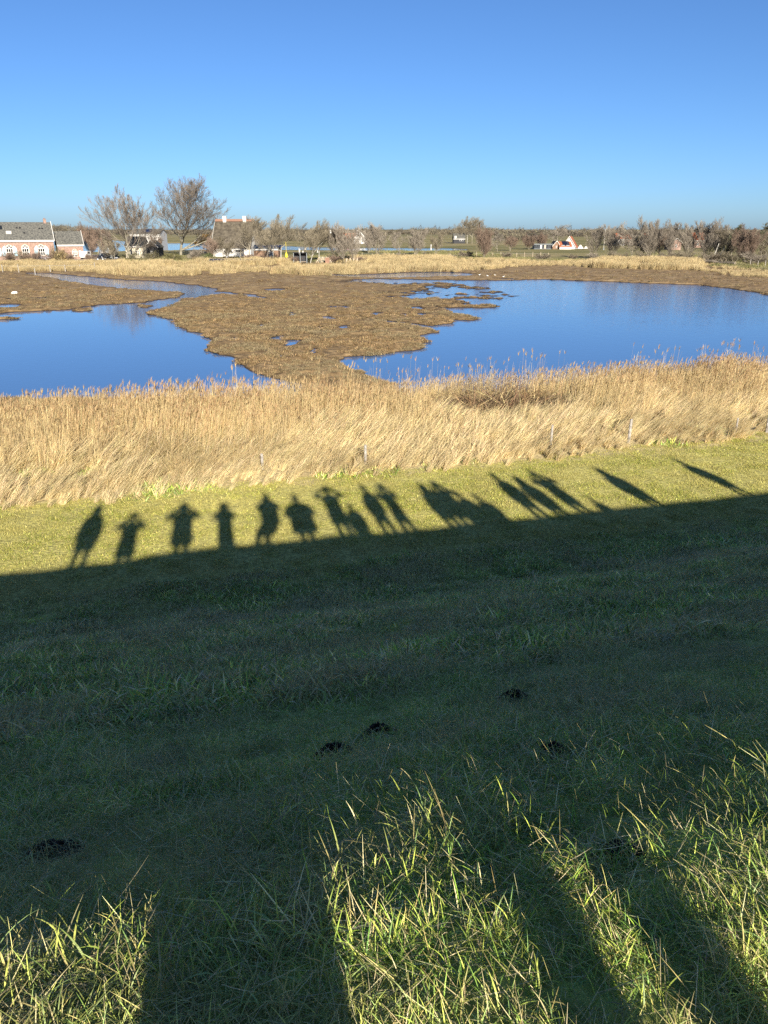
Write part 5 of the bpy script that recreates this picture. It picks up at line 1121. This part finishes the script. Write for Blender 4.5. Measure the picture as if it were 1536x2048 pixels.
# ------------------------------------------------------------------ people on the crest (out of frame; their shadows fall on the meadow)
M_coat = [mat('dark_coat', (0.03,0.035,0.05), .8, .2, .2, 12), mat('green_coat', (0.05,0.07,0.04), .8, .2, .2, 12), mat('red_coat', (0.25,0.03,0.03), .8, .2, .2, 12), mat('blue_coat', (0.04,0.07,0.18), .8, .2, .2, 12)]
M_body = mat('trousers', (0.05,0.05,0.06), .85, .2, .2, 14)
M_hat = mat('wool_hat', (0.10,0.05,0.06), .95, .1, .2, 30)
TANE = math.tan(EL); AZ = Vector((SUNV.x, SUNV.y, 0)).normalized()
def person(head, h, pose, label, coat=0, hat=None, width=1.0, turn=0.0, stoop=0.0, lx=0.0, hem=.62):
    G = ground(head[0], head[1], 0.0); zh = 6.42+h
    for _ in range(12):
        P = G-AZ*(zh/TANE); zg = float(dike_z(P.x, P.y)); zh = zg+h
    k = h/1.75; e = empty('person', (P.x, P.y, zg), AX*.7+turn); e.scale = (k, k, k)
    V = []; E = []; Rd = []
    def v(p, r, to=None):
        V.append(Vector(p)); Rd.append(r if isinstance(r, tuple) else (r, r))
        if to is not None: E.append((to, len(V)-1))
        return len(V)-1
    st_ = stoop
    pel = v((0,0,.95), (.15*width,.12)); wa = v((0,st_*.15,1.10), (.145*width,.11), pel); ch = v((0,st_*.3,1.32), (.17*width,.125), wa); sh = v((0,st_*.42,1.44), (.12*width,.09), ch)
    ne = v((0,st_*.5,1.51), .058, sh); hd = v((0,.02+st_*.6,1.60), (.078,.095), ne); v((0,.02+st_*.62,1.70), (.070,.085), hd)
    for s in (-1, 1):
        hp = v((s*.10+lx*.15,0,.88), .11, pel); kn = v((s*.125+lx*.6,.02,.50), .085, hp); an = v((s*.14+lx,-.02,.10), .068, kn); ft = v((s*.14+lx,.06,.045), .042, an); v((s*.15+lx,.16,.035), .036, ft)
        so_ = v((s*.19*width,st_*.4,1.42), .065, sh)
        if pose == 'photo': el = (s*.42*width, .10+st_*.3, 1.28); wr = (s*.10, .26+st_*.3, 1.60)
        elif pose == 'holder': el = (s*.34, .05, 1.30); wr = (s*.12, .12, 1.50)
        elif pose == 'wide': el = (s*.46, .08, 1.44); wr = (s*.13, .22, 1.63)
        elif pose == 'hips': el = (s*.46, -.04, 1.18); wr = (s*.22, .08, 1.0)
        elif pose == 'up': el = (s*.36, .10, 1.55); wr = (s*.20, .16, 1.82)
        else: el = (s*.27*width, -.02, 1.16); wr = (s*.28*width, .06, .92)
        el = v(el, .075, so_); wr_ = v(wr, .045, el)
        d = (Vector(wr)-V[el]).normalized(); side = Vector((s,0,0))-d*d.x*s; side.normalize(); pal = v(Vector(wr)+d*.07, (.042,.022), wr_)
        for q, L in ((-.030,.070),(-.010,.082),(.010,.078),(.030,.060)):
            a_ = v(V[pal]+d*.04+side*q, .010, pal); b_ = v(V[a_]+d*L*.5+Vector((0,.012,0)), .009, a_); v(V[b_]+d*L*.4+Vector((0,.028,0)), .008, b_)
        t0 = v(V[pal]-d*.03-side*.045, .011, pal); v(V[t0]+d*.045-side*.012, .010, t0)
    me = bpy.data.meshes.new('body'); me.from_pydata([tuple(p) for p in V], E, []); me.update()
    o = link('body', me, M_body, e); md = o.modifiers.new('skin', 'SKIN')
    for i, sv in enumerate(me.skin_vertices[0].data): sv.radius = Rd[i]; sv.use_root = (i == 0)
    sd = o.modifiers.new('smooth', 'SUBSURF'); sd.levels = 1; sd.render_levels = 1
    # coat: closed skirted shell round the trunk
    n = 16; prof = [(hem,.265,.20),(.78,.26,.195),(.95,.25,.19),(1.10,.235,.18),(1.28,.26,.19),(1.40,.25,.17),(1.47,.13,.11),(1.52,.085,.085)]
    CV = []; 
    for z, a_, b_ in prof:
        for i in range(n):
            th = 2*math.pi*i/n; CV.append((a_*width*math.cos(th)+lx*.6*max(0, .95-z)/.45, b_*math.sin(th)+st_*max(0, z-.95)*.9, z))
    F = [(a*n+i, a*n+(i+1)%n, (a+1)*n+(i+1)%n, (a+1)*n+i) for a in range(len(prof)-1) for i in range(n)]+[tuple(range(n-1,-1,-1))]
    MB().poly(CV, F).build('coat', M_coat[coat % 4], e, smooth=True)
    hz = {'pointed': [(1.60,.112),(1.68,.108),(1.76,.075),(1.84,.035),(1.88,.012)], 'brim': [(1.66,.19),(1.675,.19),(1.68,.11),(1.76,.10),(1.80,.06)], 'hood': [(1.46,.15),(1.58,.15),(1.70,.135),(1.79,.08),(1.82,.02)], None: [(1.64,.10),(1.70,.102),(1.76,.085),(1.80,.03)]}[hat]
    CV = [(r_*math.cos(2*math.pi*i/n), r_*math.sin(2*math.pi*i/n)*1.05+.02+st_*.6, z) for z, r_ in hz for i in range(n)]
    F = [(a*n+i, a*n+(i+1)%n, (a+1)*n+(i+1)%n, (a+1)*n+i) for a in range(len(hz)-1) for i in range(n)]+[tuple(range((len(hz)-1)*n, len(hz)*n))]
    MB().poly(CV, F).build('hat' if hat else 'hair', M_hat, e, smooth=True)
    tag(e, label, 'person', 'people lined up on the dike crest'); return e
PEOPLE = [((197,1016),1.78,'down','person in a hooded coat at the left end of the row on the crest',0,'hood',1.05,0,.2),((268,1030),1.70,'photo','second person from the left on the crest, arms raised to the face',1,None,1.0,0,.2),
 ((368,1010),1.74,'photo','third person from the left on the crest, in a bulky coat',2,'hood',1.2,0,.1),((447,1008),1.76,'holder','person taking the photograph',0,'brim',.9,0,0),
 ((530,990),1.84,'holder','person with a pointed hat right of the photographer',3,'pointed',1.1,0,0),((588,992),1.72,'hips','person with hands on the hips',1,'pointed',1.45,0,0),((650,976),1.78,'wide','person with both elbows raised high',0,'brim',1.0,0,0),
 ((697,1008),1.48,'down','shorter person behind the one with raised elbows',2,None,.95,0,0),((724,972),1.78,'down','left of two people standing close together',3,None,.8,0,0),((760,972),1.78,'photo','right of two people standing close together',0,None,.8,0,0),
 ((842,970),1.72,'down','left person of the dense group on the crest',1,'hood',.95,0,0),((868,966),1.78,'photo','middle person of the dense group on the crest',0,'pointed',.9,0,0),((912,984),1.66,'down','right person of the dense group on the crest',2,None,.95,0,0),
 ((950,990),1.58,'down','smaller person right of the dense group',3,None,1.05,0,0),((985,948),1.84,'down','tall slim person standing right of the dense group',0,None,.9,0,0),((1032,955),1.76,'down','left of two people with long narrow shadows',1,'hood',.95,0,0),
 ((1065,945),1.82,'photo','right of two people with long narrow shadows',2,None,1.0,0,0),((1178,994),1.25,'down','child near the right end of the row',3,None,.95,0,0),((1195,938),1.80,'down','person beside the child near the right end',0,'hood',1.0,0,0),((1352,919),1.78,'down','person standing alone at the right end of the row',1,None,.9,0,0)]
for i, (hd, h, po, l, c, ht, wd, tn, sp) in enumerate(PEOPLE): person(hd, h, po, l, c, ht, wd, tn, sp, {4: -.5}.get(i, 0.0), .40 if i == 3 else .62)
